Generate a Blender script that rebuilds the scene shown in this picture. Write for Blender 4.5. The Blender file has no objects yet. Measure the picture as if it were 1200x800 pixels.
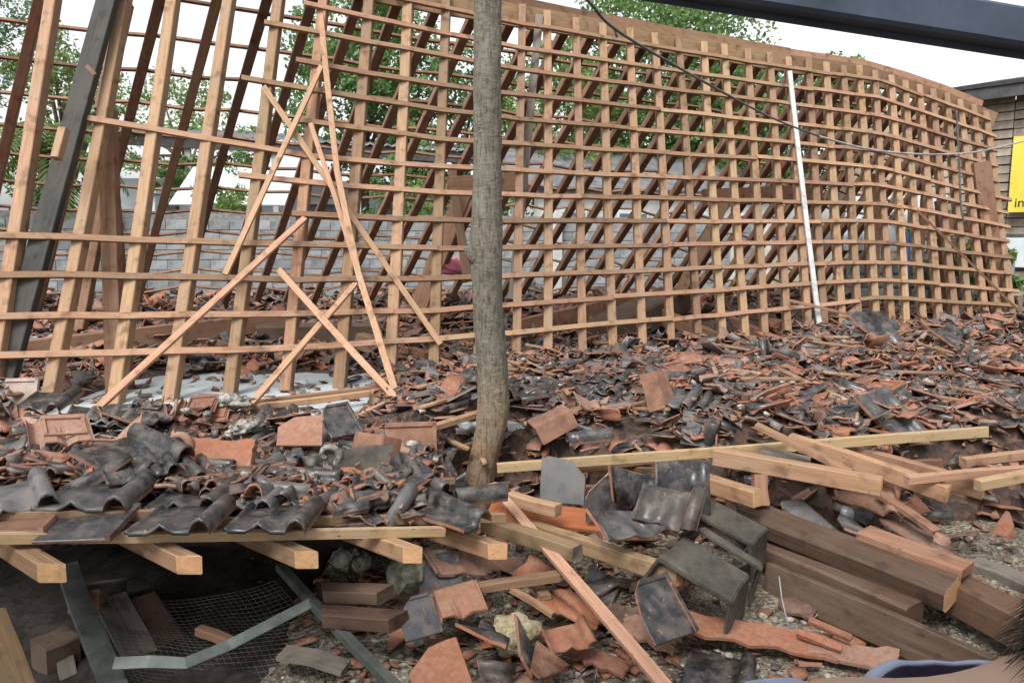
import bpy, bmesh, math, random
import numpy as np
from mathutils import Vector, Matrix, noise, Euler

random.seed(7)
R = math.radians
V = Vector
scene = bpy.context.scene
col = scene.collection

# ------------------------------------------------------------------ camera, sky, sun, exposure
FPX, CZ, PITCH = 870.0, 1.65, R(7.2)
cam_d = bpy.data.cameras.new("camera")
cam = bpy.data.objects.new("camera", cam_d)
col.objects.link(cam)
cam_d.sensor_width = 36
cam_d.lens = FPX / 1200 * 36
cam_d.clip_start = 0.02
cam_d.clip_end = 900
cam.location = (0, 0, CZ)
cam.rotation_euler = (R(90) - PITCH, 0, 0)
scene.camera = cam

SUN_EL, SUN_AZ = 52, 205          # azimuth clockwise from +Y (the way the camera looks)
world = bpy.data.worlds.new("World")
scene.world = world
world.use_nodes = True
wn, wl = world.node_tree.nodes, world.node_tree.links
wn.clear()
w_out = wn.new("ShaderNodeOutputWorld")
w_bg = wn.new("ShaderNodeBackground")
w_sky = wn.new("ShaderNodeTexSky")
w_sky.sky_type = 'NISHITA'
w_sky.sun_disc = False
w_sky.sun_elevation = R(SUN_EL)
w_sky.sun_rotation = R(SUN_AZ)
w_sky.dust_density = 4.0
w_sky.air_density = 1.0
w_hs = wn.new("ShaderNodeHueSaturation")          # overcast: nearly colourless
w_hs.inputs['Saturation'].default_value = 0.12
w_bg.inputs['Strength'].default_value = 0.15
wl.new(w_sky.outputs[0], w_hs.inputs['Color'])
wl.new(w_hs.outputs[0], w_bg.inputs['Color'])
wl.new(w_bg.outputs[0], w_out.inputs['Surface'])

sun_d = bpy.data.lights.new("sun", 'SUN')
sun_d.energy = 1.5
sun_d.angle = R(25)
sun_d.color = (1.0, 0.97, 0.92)
sun = bpy.data.objects.new("sun", sun_d)
col.objects.link(sun)
sun.location = (0, -5, 12)
_az, _el = R(SUN_AZ), R(SUN_EL)
_to = V((math.sin(_az) * math.cos(_el), math.cos(_az) * math.cos(_el), math.sin(_el)))
sun.rotation_euler = _to.to_track_quat('Z', 'Y').to_euler()

vs = scene.view_settings
vs.view_transform = 'Standard'
vs.look = 'None'
vs.exposure = 1.08
vs.gamma = 1.0
scene.cycles.max_bounces = 6

# ------------------------------------------------------------------ picture <-> place
_fw = V((0, math.cos(PITCH), -math.sin(PITCH)))
_up = V((0, math.sin(PITCH), math.cos(PITCH)))
_rt = V((1, 0, 0))
CAMP = V((0, 0, CZ))


def ray(px, py):
    return _fw + _rt * ((px - 600) / FPX) + _up * ((400 - py) / FPX)


def P(px, py, Y):
    d = ray(px, py)
    return CAMP + d * (Y / d.y)


def G(px, py, z):
    d = ray(px, py)
    return CAMP + d * ((z - CZ) / d.z)


def proj(p):
    q = V(p) - CAMP
    w = q.dot(_fw)
    return 600 + FPX * q.x / w, 400 - FPX * q.dot(_up) / w


def interp(x, tab):
    if x <= tab[0][0]:
        a, b = tab[0], tab[1]
    elif x >= tab[-1][0]:
        a, b = tab[-2], tab[-1]
    else:
        for a, b in zip(tab, tab[1:]):
            if a[0] <= x <= b[0]:
                break
    t = (x - a[0]) / (b[0] - a[0])
    return a[1] + (b[1] - a[1]) * t


def clamp(x, a=0.0, b=1.0):
    return max(a, min(b, x))


def sstep(a, b, x):
    t = clamp((x - a) / (b - a))
    return t * t * (3 - 2 * t)


# ------------------------------------------------------------------ materials
def new_mat(name):
    m = bpy.data.materials.new(name)
    m.use_nodes = True
    nt = m.node_tree
    bsdf = nt.nodes['Principled BSDF']
    return m, nt.nodes, nt.links, bsdf


def ramp(n, stops):
    r = n.new('ShaderNodeValToRGB')
    els = r.color_ramp.elements
    while len(els) < len(stops):
        els.new(0.5)
    for e, (p, c) in zip(els, stops):
        e.position = p
        e.color = (*c, 1)
    return r


def noise_node(n, l, vec, scale, detail=5, rough=0.6, dist=0.0):
    t = n.new('ShaderNodeTexNoise')
    t.inputs['Scale'].default_value = scale
    t.inputs['Detail'].default_value = detail
    t.inputs['Roughness'].default_value = rough
    t.inputs['Distortion'].default_value = dist
    if vec is not None:
        l.new(vec, t.inputs['Vector'])
    return t


def mixc(n, l, fac, a, b, mode='MIX'):
    m = n.new('ShaderNodeMix')
    m.data_type = 'RGBA'
    m.blend_type = mode
    for s, v in ((m.inputs[0], fac), (m.inputs[6], a), (m.inputs[7], b)):
        if isinstance(v, (int, float)):
            s.default_value = v
        elif isinstance(v, tuple):
            s.default_value = (*v, 1)
        else:
            l.new(v, s)
    return m.outputs[2]


def piece_random(n, l):
    """a random number per object plus one per joined piece (face attribute 'rnd')"""
    oi = n.new('ShaderNodeObjectInfo')
    at = n.new('ShaderNodeAttribute')
    at.attribute_name = 'rnd'
    add = n.new('ShaderNodeMath')
    add.operation = 'ADD'
    l.new(oi.outputs['Random'], add.inputs[0])
    l.new(at.outputs['Fac'], add.inputs[1])
    fr = n.new('ShaderNodeMath')
    fr.operation = 'FRACT'
    l.new(add.outputs[0], fr.inputs[0])
    return fr.outputs[0]


def bump(n, l, b, h, strength, dist=0.01):
    bp = n.new('ShaderNodeBump')
    bp.inputs['Strength'].default_value = strength
    bp.inputs['Distance'].default_value = dist
    l.new(h, bp.inputs['Height'])
    l.new(bp.outputs[0], b.inputs['Normal'])


def wood_mat(name, dark, light, grey=None, rough=0.75, var=0.35, greyamt=0.55):
    m, n, l, b = new_mat(name)
    tc = n.new('ShaderNodeTexCoord')
    rnd = piece_random(n, l)
    off = n.new('ShaderNodeVectorMath')
    off.operation = 'ADD'
    sc = n.new('ShaderNodeMath')
    sc.operation = 'MULTIPLY'
    sc.inputs[1].default_value = 31.0
    l.new(rnd, sc.inputs[0])
    l.new(tc.outputs['Object'], off.inputs[0])
    l.new(sc.outputs[0], off.inputs[1])
    mp = n.new('ShaderNodeMapping')
    mp.inputs['Scale'].default_value = (1.6, 26, 26)
    l.new(off.outputs[0], mp.inputs['Vector'])
    g1 = noise_node(n, l, mp.outputs[0], 2.2, 6, 0.65, 0.6)
    r1 = ramp(n, [(0.28, dark), (0.72, light)])
    l.new(g1.outputs['Fac'], r1.inputs[0])
    big = noise_node(n, l, off.outputs[0], 2.6, 4, 0.6)
    c = r1.outputs[0]
    if grey:
        r2 = ramp(n, [(0.42, (0, 0, 0)), (0.68, (1, 1, 1))])
        l.new(big.outputs['Fac'], r2.inputs[0])
        mm = n.new('ShaderNodeMath')
        mm.operation = 'MULTIPLY'
        mm.inputs[1].default_value = greyamt
        l.new(r2.outputs[0], mm.inputs[0])
        c = mixc(n, l, mm.outputs[0], c, grey)
    # dark stains and nail marks
    st = noise_node(n, l, off.outputs[0], 9, 3, 0.5)
    r3 = ramp(n, [(0.56, (1, 1, 1)), (0.75, (0.38, 0.33, 0.3))])
    l.new(st.outputs['Fac'], r3.inputs[0])
    c = mixc(n, l, 0.85, c, r3.outputs[0], 'MULTIPLY')
    mpn = n.new('ShaderNodeMapping')
    mpn.inputs['Scale'].default_value = (1.0, 2.2, 2.2)
    l.new(off.outputs[0], mpn.inputs['Vector'])
    vn = n.new('ShaderNodeTexVoronoi')
    vn.inputs['Scale'].default_value = 9.0
    l.new(mpn.outputs[0], vn.inputs['Vector'])
    rn_ = ramp(n, [(0.05, (0.25, 0.2, 0.17)), (0.085, (1, 1, 1))])
    l.new(vn.outputs['Distance'], rn_.inputs[0])
    c = mixc(n, l, 0.8, c, rn_.outputs[0], 'MULTIPLY')
    hs = n.new('ShaderNodeHueSaturation')
    mr = n.new('ShaderNodeMapRange')
    mr.inputs[3].default_value = 1 - var
    mr.inputs[4].default_value = 1 + var
    l.new(rnd, mr.inputs[0])
    l.new(mr.outputs[0], hs.inputs['Value'])
    mr2 = n.new('ShaderNodeMapRange')
    mr2.inputs[3].default_value = 0.493
    mr2.inputs[4].default_value = 0.510
    sc2 = n.new('ShaderNodeMath')
    sc2.operation = 'FRACT'
    l.new(sc.outputs[0], sc2.inputs[0])
    l.new(sc2.outputs[0], mr2.inputs[0])
    l.new(mr2.outputs[0], hs.inputs['Hue'])
    l.new(c, hs.inputs['Color'])
    l.new(hs.outputs[0], b.inputs['Base Color'])
    b.inputs['Roughness'].default_value = rough
    b.inputs['Specular IOR Level'].default_value = 0.25
    bump(n, l, b, g1.outputs['Fac'], 0.5, 0.004)
    return m


M = {}
M['rafter'] = wood_mat('sawn_rafter_wood', (0.15, 0.086, 0.049), (0.30, 0.186, 0.108), (0.21, 0.155, 0.107), var=0.28)
M['batten'] = wood_mat('sawn_batten_wood', (0.17, 0.094, 0.056), (0.32, 0.188, 0.113), (0.24, 0.172, 0.12), var=0.3)
M['red_wood'] = wood_mat('red_hardwood', (0.13, 0.064, 0.04), (0.26, 0.138, 0.085), (0.22, 0.145, 0.10), var=0.3)
M['pale_batten'] = wood_mat('pale_pink_batten_wood', (0.27, 0.155, 0.095), (0.40, 0.245, 0.155), None, var=0.12)
M['dark_beam'] = wood_mat('weathered_dark_beam_wood', (0.05, 0.03, 0.02), (0.115, 0.073, 0.05), (0.13, 0.10, 0.075), rough=0.6, var=0.15)
M['green_wood'] = wood_mat('grey_green_painted_wood', (0.016, 0.016, 0.014), (0.042, 0.041, 0.037), (0.06, 0.053, 0.045), var=0.1)
M['olive_wood'] = wood_mat('weathered_olive_batten', (0.26, 0.17, 0.09), (0.42, 0.29, 0.165), (0.28, 0.22, 0.15), var=0.1)
M['grey_wood'] = wood_mat('weathered_grey_wood', (0.10, 0.085, 0.07), (0.22, 0.19, 0.155), (0.14, 0.13, 0.115), var=0.2)
M['rust_plank'] = wood_mat('rust_orange_board', (0.22, 0.07, 0.025), (0.34, 0.12, 0.045), None, var=0.1)
M['old_wood'] = wood_mat('old_brown_timber', (0.045, 0.026, 0.019), (0.115, 0.066, 0.047), (0.15, 0.115, 0.09), var=0.1)
M['brown_beam'] = wood_mat('reddish_brown_beam_wood', (0.07, 0.034, 0.022), (0.15, 0.078, 0.052), (0.13, 0.09, 0.065), var=0.1)
M['end_grain'] = wood_mat('sawn_end_wood', (0.40, 0.22, 0.11), (0.58, 0.35, 0.18), (0.3, 0.18, 0.1), var=0.15)


def simple_mat(name, c1, c2, scale=6, rough=0.8, bumps=0.3, bdist=0.005, var=0.0, spec=0.3, detail=6, lo=0.35, hi=0.65, bscale=None):
    m, n, l, b = new_mat(name)
    tc = n.new('ShaderNodeTexCoord')
    t = noise_node(n, l, tc.outputs['Object'], scale, detail, 0.65)
    r1 = ramp(n, [(lo, c1), (hi, c2)])
    l.new(t.outputs['Fac'], r1.inputs[0])
    c = r1.outputs[0]
    if var:
        rnd = piece_random(n, l)
        hs = n.new('ShaderNodeHueSaturation')
        mr = n.new('ShaderNodeMapRange')
        mr.inputs[3].default_value = 1 - var
        mr.inputs[4].default_value = 1 + var
        l.new(rnd, mr.inputs[0])
        l.new(mr.outputs[0], hs.inputs['Value'])
        l.new(c, hs.inputs['Color'])
        c = hs.outputs[0]
    l.new(c, b.inputs['Base Color'])
    b.inputs['Roughness'].default_value = rough
    b.inputs['Specular IOR Level'].default_value = spec
    if bumps:
        tt = t if bscale is None else noise_node(n, l, tc.outputs['Object'], bscale, 5, 0.6)
        bump(n, l, b, tt.outputs['Fac'], bumps, bdist)
    return m


def clay_mat(name, glazed):
    m, n, l, b = new_mat(name)
    geo = n.new('ShaderNodeNewGeometry')
    rnd = piece_random(n, l)
    sc = n.new('ShaderNodeMath')
    sc.operation = 'MULTIPLY'
    sc.inputs[1].default_value = 7.0
    l.new(rnd, sc.inputs[0])
    fr = n.new('ShaderNodeMath')
    fr.operation = 'FRACT'
    l.new(sc.outputs[0], fr.inputs[0])
    t = noise_node(n, l, geo.outputs['Position'], 14, 6, 0.65)
    t2 = noise_node(n, l, geo.outputs['Position'], 45, 4, 0.6)
    if glazed:
        rv = ramp(n, [(0.0, (0.014, 0.0145, 0.016)), (0.45, (0.027, 0.028, 0.031)), (0.75, (0.05, 0.053, 0.058)), (0.88, (0.10, 0.102, 0.104)), (1.0, (0.04, 0.032, 0.028))])
        l.new(rnd, rv.inputs[0])
        dust = ramp(n, [(0.44, (0, 0, 0)), (0.74, (0.8, 0.8, 0.8))])
        l.new(t.outputs['Fac'], dust.inputs[0])
        c = mixc(n, l, dust.outputs[0], rv.outputs[0], (0.15, 0.125, 0.105))
        chip = ramp(n, [(0.655, (0, 0, 0)), (0.69, (1, 1, 1))])
        l.new(t2.outputs['Fac'], chip.inputs[0])
        c = mixc(n, l, chip.outputs[0], c, (0.3, 0.12, 0.065))
        rr = ramp(n, [(0.4, (0.26, 0.26, 0.26)), (0.7, (0.75, 0.75, 0.75))])
        l.new(t.outputs['Fac'], rr.inputs[0])
        l.new(rr.outputs[0], b.inputs['Roughness'])
        b.inputs['Specular IOR Level'].default_value = 0.45
        bump(n, l, b, t2.outputs['Fac'], 0.15, 0.003)
    else:
        rv = ramp(n, [(0.0, (0.21, 0.09, 0.055)), (0.2, (0.29, 0.125, 0.075)), (0.38, (0.12, 0.06, 0.043)), (0.55, (0.33, 0.195, 0.14)), (0.7, (0.085, 0.052, 0.042)), (0.85, (0.25, 0.14, 0.10)), (1.0, (0.31, 0.12, 0.06))])
        l.new(fr.outputs[0], rv.inputs[0])
        dust = ramp(n, [(0.45, (0, 0, 0)), (0.85, (0.6, 0.6, 0.6))])
        l.new(t.outputs['Fac'], dust.inputs[0])
        c = mixc(n, l, dust.outputs[0], rv.outputs[0], (0.30, 0.235, 0.19))
        dk = ramp(n, [(0.25, (0.62, 0.58, 0.55)), (0.6, (1, 1, 1))])
        l.new(t2.outputs['Fac'], dk.inputs[0])
        c = mixc(n, l, 0.8, c, dk.outputs[0], 'MULTIPLY')
        b.inputs['Roughness'].default_value = 0.9
        b.inputs['Specular IOR Level'].default_value = 0.2
        bump(n, l, b, t2.outputs['Fac'], 0.4, 0.004)
    l.new(c, b.inputs['Base Color'])
    return m


M['glaze'] = clay_mat('black_glazed_clay', True)
M['clay'] = clay_mat('terracotta_clay', False)
M['moss_clay'] = simple_mat('mossy_grey_clay', (0.03, 0.027, 0.022), (0.095, 0.086, 0.07), 9, 0.6, 0.4, var=0.15, bscale=40)
M['brown_clay'] = simple_mat('weathered_brown_clay', (0.085, 0.045, 0.032), (0.25, 0.135, 0.088), 9, 0.95, 0.4, var=0.25, bscale=45, lo=0.25, hi=0.75)
M['mortar'] = simple_mat('pale_mortar', (0.05, 0.045, 0.04), (0.42, 0.40, 0.36), 38, 0.95, 0.8, 0.01, var=0.2)
M['mortar_board'] = simple_mat('dusty_pink_board', (0.2, 0.15, 0.125), (0.36, 0.29, 0.25), 10, 0.95, 0.3)
M['concrete'] = simple_mat('pale_concrete_floor', (0.27, 0.30, 0.31), (0.42, 0.45, 0.46), 3, 0.75, 0.2, var=0)
M['block'] = simple_mat('grey_concrete_block', (0.15, 0.16, 0.165), (0.27, 0.285, 0.29), 5, 0.95, 0.5, 0.01, var=0.22, bscale=30)
M['joint'] = simple_mat('block_wall_mortar', (0.14, 0.14, 0.14), (0.24, 0.24, 0.23), 12, 0.95, 0.4, 0.01)
M['render'] = simple_mat('pale_grey_render', (0.36, 0.37, 0.355), (0.50, 0.50, 0.48), 2.5, 0.9, 0.2)
M['white_wall'] = simple_mat('white_painted_wall', (0.42, 0.47, 0.5), (0.56, 0.61, 0.64), 2, 0.8, 0.1)
M['white_paint'] = simple_mat('chipped_white_paint', (0.2, 0.2, 0.195), (0.37, 0.375, 0.37), 12, 0.6, 0.2, lo=0.3, hi=0.5)
M['plank'] = simple_mat('weathered_wall_plank', (0.15, 0.125, 0.098), (0.29, 0.245, 0.195), 4, 0.9, 0.4, var=0.25)
M['fascia'] = simple_mat('dark_fascia', (0.03, 0.03, 0.032), (0.06, 0.058, 0.06), 5, 0.6, 0.2)
M['sheet'] = simple_mat('weathered_roof_sheet', (0.08, 0.085, 0.09), (0.17, 0.175, 0.18), 3, 0.55, 0.2)
M['navy_beam'] = simple_mat('slate_blue_painted_steel', (0.026, 0.036, 0.055), (0.05, 0.066, 0.095), 3, 0.6, 0.1)
M['metal'] = simple_mat('dull_galvanised_metal', (0.055, 0.066, 0.062), (0.14, 0.16, 0.15), 8, 0.5, 0.2)
M['frame_metal'] = simple_mat('dusty_grey_green_frame', (0.024, 0.027, 0.024), (0.085, 0.092, 0.082), 10, 0.7, 0.3, lo=0.3, hi=0.7)
M['wire'] = simple_mat('rusty_wire', (0.05, 0.045, 0.038), (0.12, 0.105, 0.09), 10, 0.7, 0)
M['cable'] = simple_mat('grey_black_cable', (0.035, 0.035, 0.037), (0.10, 0.10, 0.10), 4, 0.5, 0)
M['highlight_and_wire'] = simple_mat('cable_highlight_and_pale_wire', (0.16, 0.16, 0.16), (0.36, 0.36, 0.36), 4, 0.5, 0)
M['rust'] = simple_mat('rusty_rod', (0.07, 0.035, 0.022), (0.15, 0.075, 0.045), 10, 0.8, 0.2)
M['sign'] = simple_mat('yellow_sign_paint', (0.5, 0.42, 0.05), (0.58, 0.49, 0.075), 3, 0.5, 0)
M['black'] = simple_mat('black_paint', (0.012, 0.012, 0.012), (0.02, 0.02, 0.02), 3, 0.5, 0)
M['blue'] = simple_mat('blue_plastic', (0.03, 0.13, 0.32), (0.05, 0.17, 0.38), 4, 0.4, 0)
M['pink'] = simple_mat('pink_cloth', (0.5, 0.12, 0.2), (0.65, 0.25, 0.3), 8, 0.8, 0.2)
M['stone'] = simple_mat('mossy_stone', (0.055, 0.055, 0.036), (0.25, 0.245, 0.195), 18, 0.95, 0.7, 0.02)
M['coral'] = simple_mat('pale_yellow_coral_stone', (0.26, 0.21, 0.115), (0.50, 0.44, 0.29), 34, 0.95, 1.0, 0.03)
M['skin'] = simple_mat('skin', (0.52, 0.34, 0.24), (0.62, 0.43, 0.32), 5, 0.5, 0.05)
M['hair'] = simple_mat('dark_hair', (0.012, 0.01, 0.009), (0.035, 0.028, 0.024), 60, 0.45, 0.6, 0.004)
M['shirt'] = simple_mat('lavender_blue_cloth', (0.36, 0.42, 0.62), (0.46, 0.52, 0.70), 18, 0.9, 0.4, 0.004)
M['navy_cloth'] = simple_mat('navy_cloth', (0.025, 0.022, 0.05), (0.045, 0.04, 0.08), 18, 0.9, 0.3, 0.004)
M['trousers'] = simple_mat('dark_trousers', (0.03, 0.03, 0.035), (0.06, 0.06, 0.065), 14, 0.9, 0.3, 0.004)


def rubble_mat():
    m, n, l, b = new_mat('crushed_tile_and_earth')
    geo = n.new('ShaderNodeNewGeometry')
    v = n.new('ShaderNodeTexVoronoi')
    v.inputs['Scale'].default_value = 22
    l.new(geo.outputs['Position'], v.inputs['Vector'])
    r1 = ramp(n, [(0.0, (0.03, 0.02, 0.015)), (0.3, (0.09, 0.048, 0.032)), (0.55, (0.035, 0.028, 0.025)), (0.8, (0.13, 0.07, 0.048)), (1.0, (0.06, 0.05, 0.042))])
    sep = n.new('ShaderNodeSeparateColor')
    l.new(v.outputs['Color'], sep.inputs[0])
    l.new(sep.outputs[0], r1.inputs[0])
    t = noise_node(n, l, geo.outputs['Position'], 5, 6)
    r2 = ramp(n, [(0.35, (0.45, 0.42, 0.4)), (0.65, (1, 1, 1))])
    l.new(t.outputs['Fac'], r2.inputs[0])
    c = mixc(n, l, 0.9, r1.outputs[0], r2.outputs[0], 'MULTIPLY')
    l.new(c, b.inputs['Base Color'])
    b.inputs['Roughness'].default_value = 0.95
    bump(n, l, b, v.outputs['Distance'], 0.9, 0.03)
    return m


def gravel_mat():
    m, n, l, b = new_mat('sandy_gravel')
    geo = n.new('ShaderNodeNewGeometry')
    v = n.new('ShaderNodeTexVoronoi')
    v.inputs['Scale'].default_value = 62
    l.new(geo.outputs['Position'], v.inputs['Vector'])
    sep = n.new('ShaderNodeSeparateColor')
    l.new(v.outputs['Color'], sep.inputs[0])
    r1 = ramp(n, [(0.0, (0.07, 0.06, 0.045)), (0.4, (0.18, 0.15, 0.105)), (0.7, (0.26, 0.225, 0.17)), (0.9, (0.40, 0.36, 0.29)), (1.0, (0.21, 0.12, 0.08))])
    l.new(sep.outputs[0], r1.inputs[0])
    t = noise_node(n, l, geo.outputs['Position'], 3, 6)
    r2 = ramp(n, [(0.3, (0.45, 0.43, 0.4)), (0.65, (1, 1, 1))])
    l.new(t.outputs['Fac'], r2.inputs[0])
    c = mixc(n, l, 0.9, r1.outputs[0], r2.outputs[0], 'MULTIPLY')
    l.new(c, b.inputs['Base Color'])
    b.inputs['Roughness'].default_value = 0.95
    bump(n, l, b, v.outputs['Distance'], 0.8, 0.012)
    return m


M['rubble'] = rubble_mat()
M['gravel'] = gravel_mat()
M['pebble'] = simple_mat('pebbles', (0.1, 0.09, 0.075), (0.33, 0.3, 0.25), 40, 0.9, 0.3, var=0.6)


def bark_mat(name, lo, hi, low_lo, low_hi, zmid):
    m, n, l, b = new_mat(name)
    geo = n.new('ShaderNodeNewGeometry')
    mp = n.new('ShaderNodeMapping')
    mp.inputs['Scale'].default_value = (9, 9, 26)
    l.new(geo.outputs['Position'], mp.inputs['Vector'])
    t = noise_node(n, l, mp.outputs[0], 2.0, 7, 0.7, 0.8)
    mp2 = n.new('ShaderNodeMapping')
    mp2.inputs['Scale'].default_value = (42, 42, 7)
    l.new(geo.outputs['Position'], mp2.inputs['Vector'])
    t2 = noise_node(n, l, mp2.outputs[0], 1.6, 5, 0.65)
    r1 = ramp(n, [(0.3, lo), (0.68, hi)])
    r2 = ramp(n, [(0.3, low_lo), (0.68, low_hi)])
    l.new(t.outputs['Fac'], r1.inputs[0])
    l.new(t.outputs['Fac'], r2.inputs[0])
    sx = n.new('ShaderNodeSeparateXYZ')
    l.new(geo.outputs['Position'], sx.inputs[0])
    mr = n.new('ShaderNodeMapRange')
    mr.inputs[1].default_value = zmid - 0.25
    mr.inputs[2].default_value = zmid + 0.3
    l.new(sx.outputs['Z'], mr.inputs[0])
    c = mixc(n, l, mr.outputs[0], r2.outputs[0], r1.outputs[0])
    pat = noise_node(n, l, geo.outputs['Position'], 7, 4, 0.6)
    rp = ramp(n, [(0.5, (0, 0, 0)), (0.7, (0.55, 0.55, 0.55))])
    l.new(pat.outputs['Fac'], rp.inputs[0])
    c = mixc(n, l, rp.outputs[0], c, (0.21, 0.20, 0.16))
    r3 = ramp(n, [(0.34, (0.3, 0.28, 0.26)), (0.52, (1, 1, 1))])
    l.new(t2.outputs['Fac'], r3.inputs[0])
    c = mixc(n, l, 0.85, c, r3.outputs[0], 'MULTIPLY')
    l.new(c, b.inputs['Base Color'])
    b.inputs['Roughness'].default_value = 0.92
    sm = n.new('ShaderNodeMath')
    l.new(t.outputs['Fac'], sm.inputs[0])
    l.new(t2.outputs['Fac'], sm.inputs[1])
    bump(n, l, b, sm.outputs[0], 0.9, 0.012)
    return m


M['bark'] = bark_mat('ringed_grey_bark', (0.07, 0.062, 0.047), (0.185, 0.168, 0.13), (0.14, 0.085, 0.045), (0.29, 0.195, 0.115), 0.68)
M['far_bark'] = simple_mat('far_bark', (0.07, 0.055, 0.04), (0.14, 0.11, 0.085), 8, 0.95, 0.4)


def leaf_mat(name, a, bb):
    m, n, l, b = new_mat(name)
    at = n.new('ShaderNodeAttribute')
    at.attribute_name = 'rnd'
    r1 = ramp(n, [(0.0, a), (1.0, bb)])
    l.new(at.outputs['Fac'], r1.inputs[0])
    l.new(r1.outputs[0], b.inputs['Base Color'])
    b.inputs['Roughness'].default_value = 0.5
    tr = n.new('ShaderNodeBsdfTranslucent')
    l.new(r1.outputs[0], tr.inputs['Color'])
    mx = n.new('ShaderNodeMixShader')
    mx.inputs[0].default_value = 0.45
    out = [x for x in n if x.type == 'OUTPUT_MATERIAL'][0]
    l.new(b.outputs[0], mx.inputs[1])
    l.new(tr.outputs[0], mx.inputs[2])
    l.new(mx.outputs[0], out.inputs['Surface'])
    return m


M['leaf'] = leaf_mat('green_leaf', (0.07, 0.14, 0.04), (0.17, 0.28, 0.09))
M['leaf_light'] = leaf_mat('light_green_leaf', (0.10, 0.17, 0.04), (0.22, 0.31, 0.10))
M['leaf_blue'] = leaf_mat('blue_green_leaf', (0.07, 0.14, 0.07), (0.17, 0.27, 0.14))
M['leaf_palm'] = leaf_mat('palm_leaf', (0.07, 0.13, 0.03), (0.19, 0.26, 0.08))


# ------------------------------------------------------------------ object helpers
def mesh_from(name, verts, faces, mats, mi=None, smooth=False):
    me = bpy.data.meshes.new(name)
    me.from_pydata([tuple(v) for v in verts], [], faces)
    for m in (mats if isinstance(mats, (list, tuple)) else [mats]):
        me.materials.append(m)
    if mi is not None:
        me.polygons.foreach_set('material_index', mi)
    if smooth:
        me.polygons.foreach_set('use_smooth', [True] * len(me.polygons))
    me.update()
    return me


def link(name, me, parent=None, mat=None):
    o = bpy.data.objects.new(name, me)
    col.objects.link(o)
    if parent is not None:
        o.parent = parent
        if mat is not None:
            pm = parent.matrix_basis if parent.parent is None else parent.parent.matrix_basis @ parent.matrix_basis
            o.matrix_basis = pm.inverted() @ mat
    elif mat is not None:
        o.matrix_basis = mat
    return o


def tag(o, label=None, cat=None, group=None, kind=None):
    if label:
        o['label'] = label
    if cat:
        o['category'] = cat
    if group:
        o['group'] = group
    if kind:
        o['kind'] = kind
    elif cat:
        o['kind'] = 'thing'
    return o


def empty(name, loc):
    o = bpy.data.objects.new(name, None)
    o.empty_display_size = 0.1
    col.objects.link(o)
    o.location = loc
    o.matrix_basis = Matrix.Translation(V(loc))
    return o


def frame(p0, p1, roll=0.0, upv=None):
    x = (p1 - p0).normalized()
    u = V(upv) if upv is not None else V((0, 0, 1))
    y = u.cross(x)
    if y.length < 1e-4:
        y = V((0, 1, 0)).cross(x)
    y.normalize()
    z = x.cross(y)
    m = Matrix((x, y, z)).transposed().to_4x4()
    m = m @ Matrix.Rotation(roll, 4, 'X')
    m.translation = p0
    return m


def beam_mesh(name, L, w, h, mat, rings=3, bow=0.0, jit=0.0025, taper=1.0, endmat=None, cham=None, skew=0.0):
    """sawn timber along +X with eased edges, slightly crooked"""
    c = cham if cham is not None else min(w, h) * 0.07
    verts, faces, mi = [], [], []
    hw, hh = w / 2, h / 2
    sec = [(-hw + c, -hh), (hw - c, -hh), (hw, -hh + c), (hw, hh - c), (hw - c, hh), (-hw + c, hh), (-hw, hh - c), (-hw, -hh + c)]
    by, bz = random.uniform(-1, 1) * bow, random.uniform(-1, 1) * bow
    for i in range(rings):
        t = i / (rings - 1)
        s = 1 + (taper - 1) * t
        oy, oz = by * math.sin(t * math.pi) + random.uniform(-jit, jit), bz * math.sin(t * math.pi) + random.uniform(-jit, jit)
        for (a, b) in sec:
            dx = 0
            if i in (0, rings - 1):
                dx = skew * (a / hw) * w * (1 if i else -1) + random.uniform(-1, 1) * jit
            verts.append((t * L + dx, a * s + oy, b * s + oz))
    for i in range(rings - 1):
        for k in range(8):
            k2 = (k + 1) % 8
            faces.append((i * 8 + k, i * 8 + k2, (i + 1) * 8 + k2, (i + 1) * 8 + k))
            mi.append(0)
    # close ends
    faces.append(tuple(reversed(range(8))))
    faces.append(tuple(range((rings - 1) * 8, rings * 8)))
    mi += [1, 1] if endmat else [0, 0]
    # outward winding
    me = mesh_from(name, verts, faces, [mat, endmat] if endmat else mat, mi)
    return me


def beam(name, p0, p1, w, h, mat, parent=None, roll=0.0, upv=None, **kw):
    p0, p1 = V(p0), V(p1)
    me = beam_mesh(name, (p1 - p0).length, w, h, mat, **kw)
    return link(name, me, parent, frame(p0, p1, roll, upv))


def tube_mesh(name, pts, rad, mat, sides=8, smooth=True, caps=True):
    pts = [V(p) for p in pts]
    rads = rad if isinstance(rad, (list, tuple)) else [rad] * len(pts)
    verts, faces = [], []
    ref = None
    for i, p in enumerate(pts):
        d = (pts[min(i + 1, len(pts) - 1)] - pts[max(i - 1, 0)]).normalized()
        if ref is None:
            ref = V((0, 0, 1)) if abs(d.z) < 0.9 else V((1, 0, 0))
        a = (ref - d * ref.dot(d)).normalized()
        b = d.cross(a)
        ref = a
        for k in range(sides):
            t = 2 * math.pi * k / sides
            verts.append(p + (a * math.cos(t) + b * math.sin(t)) * rads[i])
    for i in range(len(pts) - 1):
        for k in range(sides):
            k2 = (k + 1) % sides
            faces.append((i * sides + k, i * sides + k2, (i + 1) * sides + k2, (i + 1) * sides + k))
    if caps:
        faces.append(tuple(reversed(range(sides))))
        faces.append(tuple(range((len(pts) - 1) * sides, len(pts) * sides)))
    return mesh_from(name, verts, faces, mat, smooth=smooth)


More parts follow.
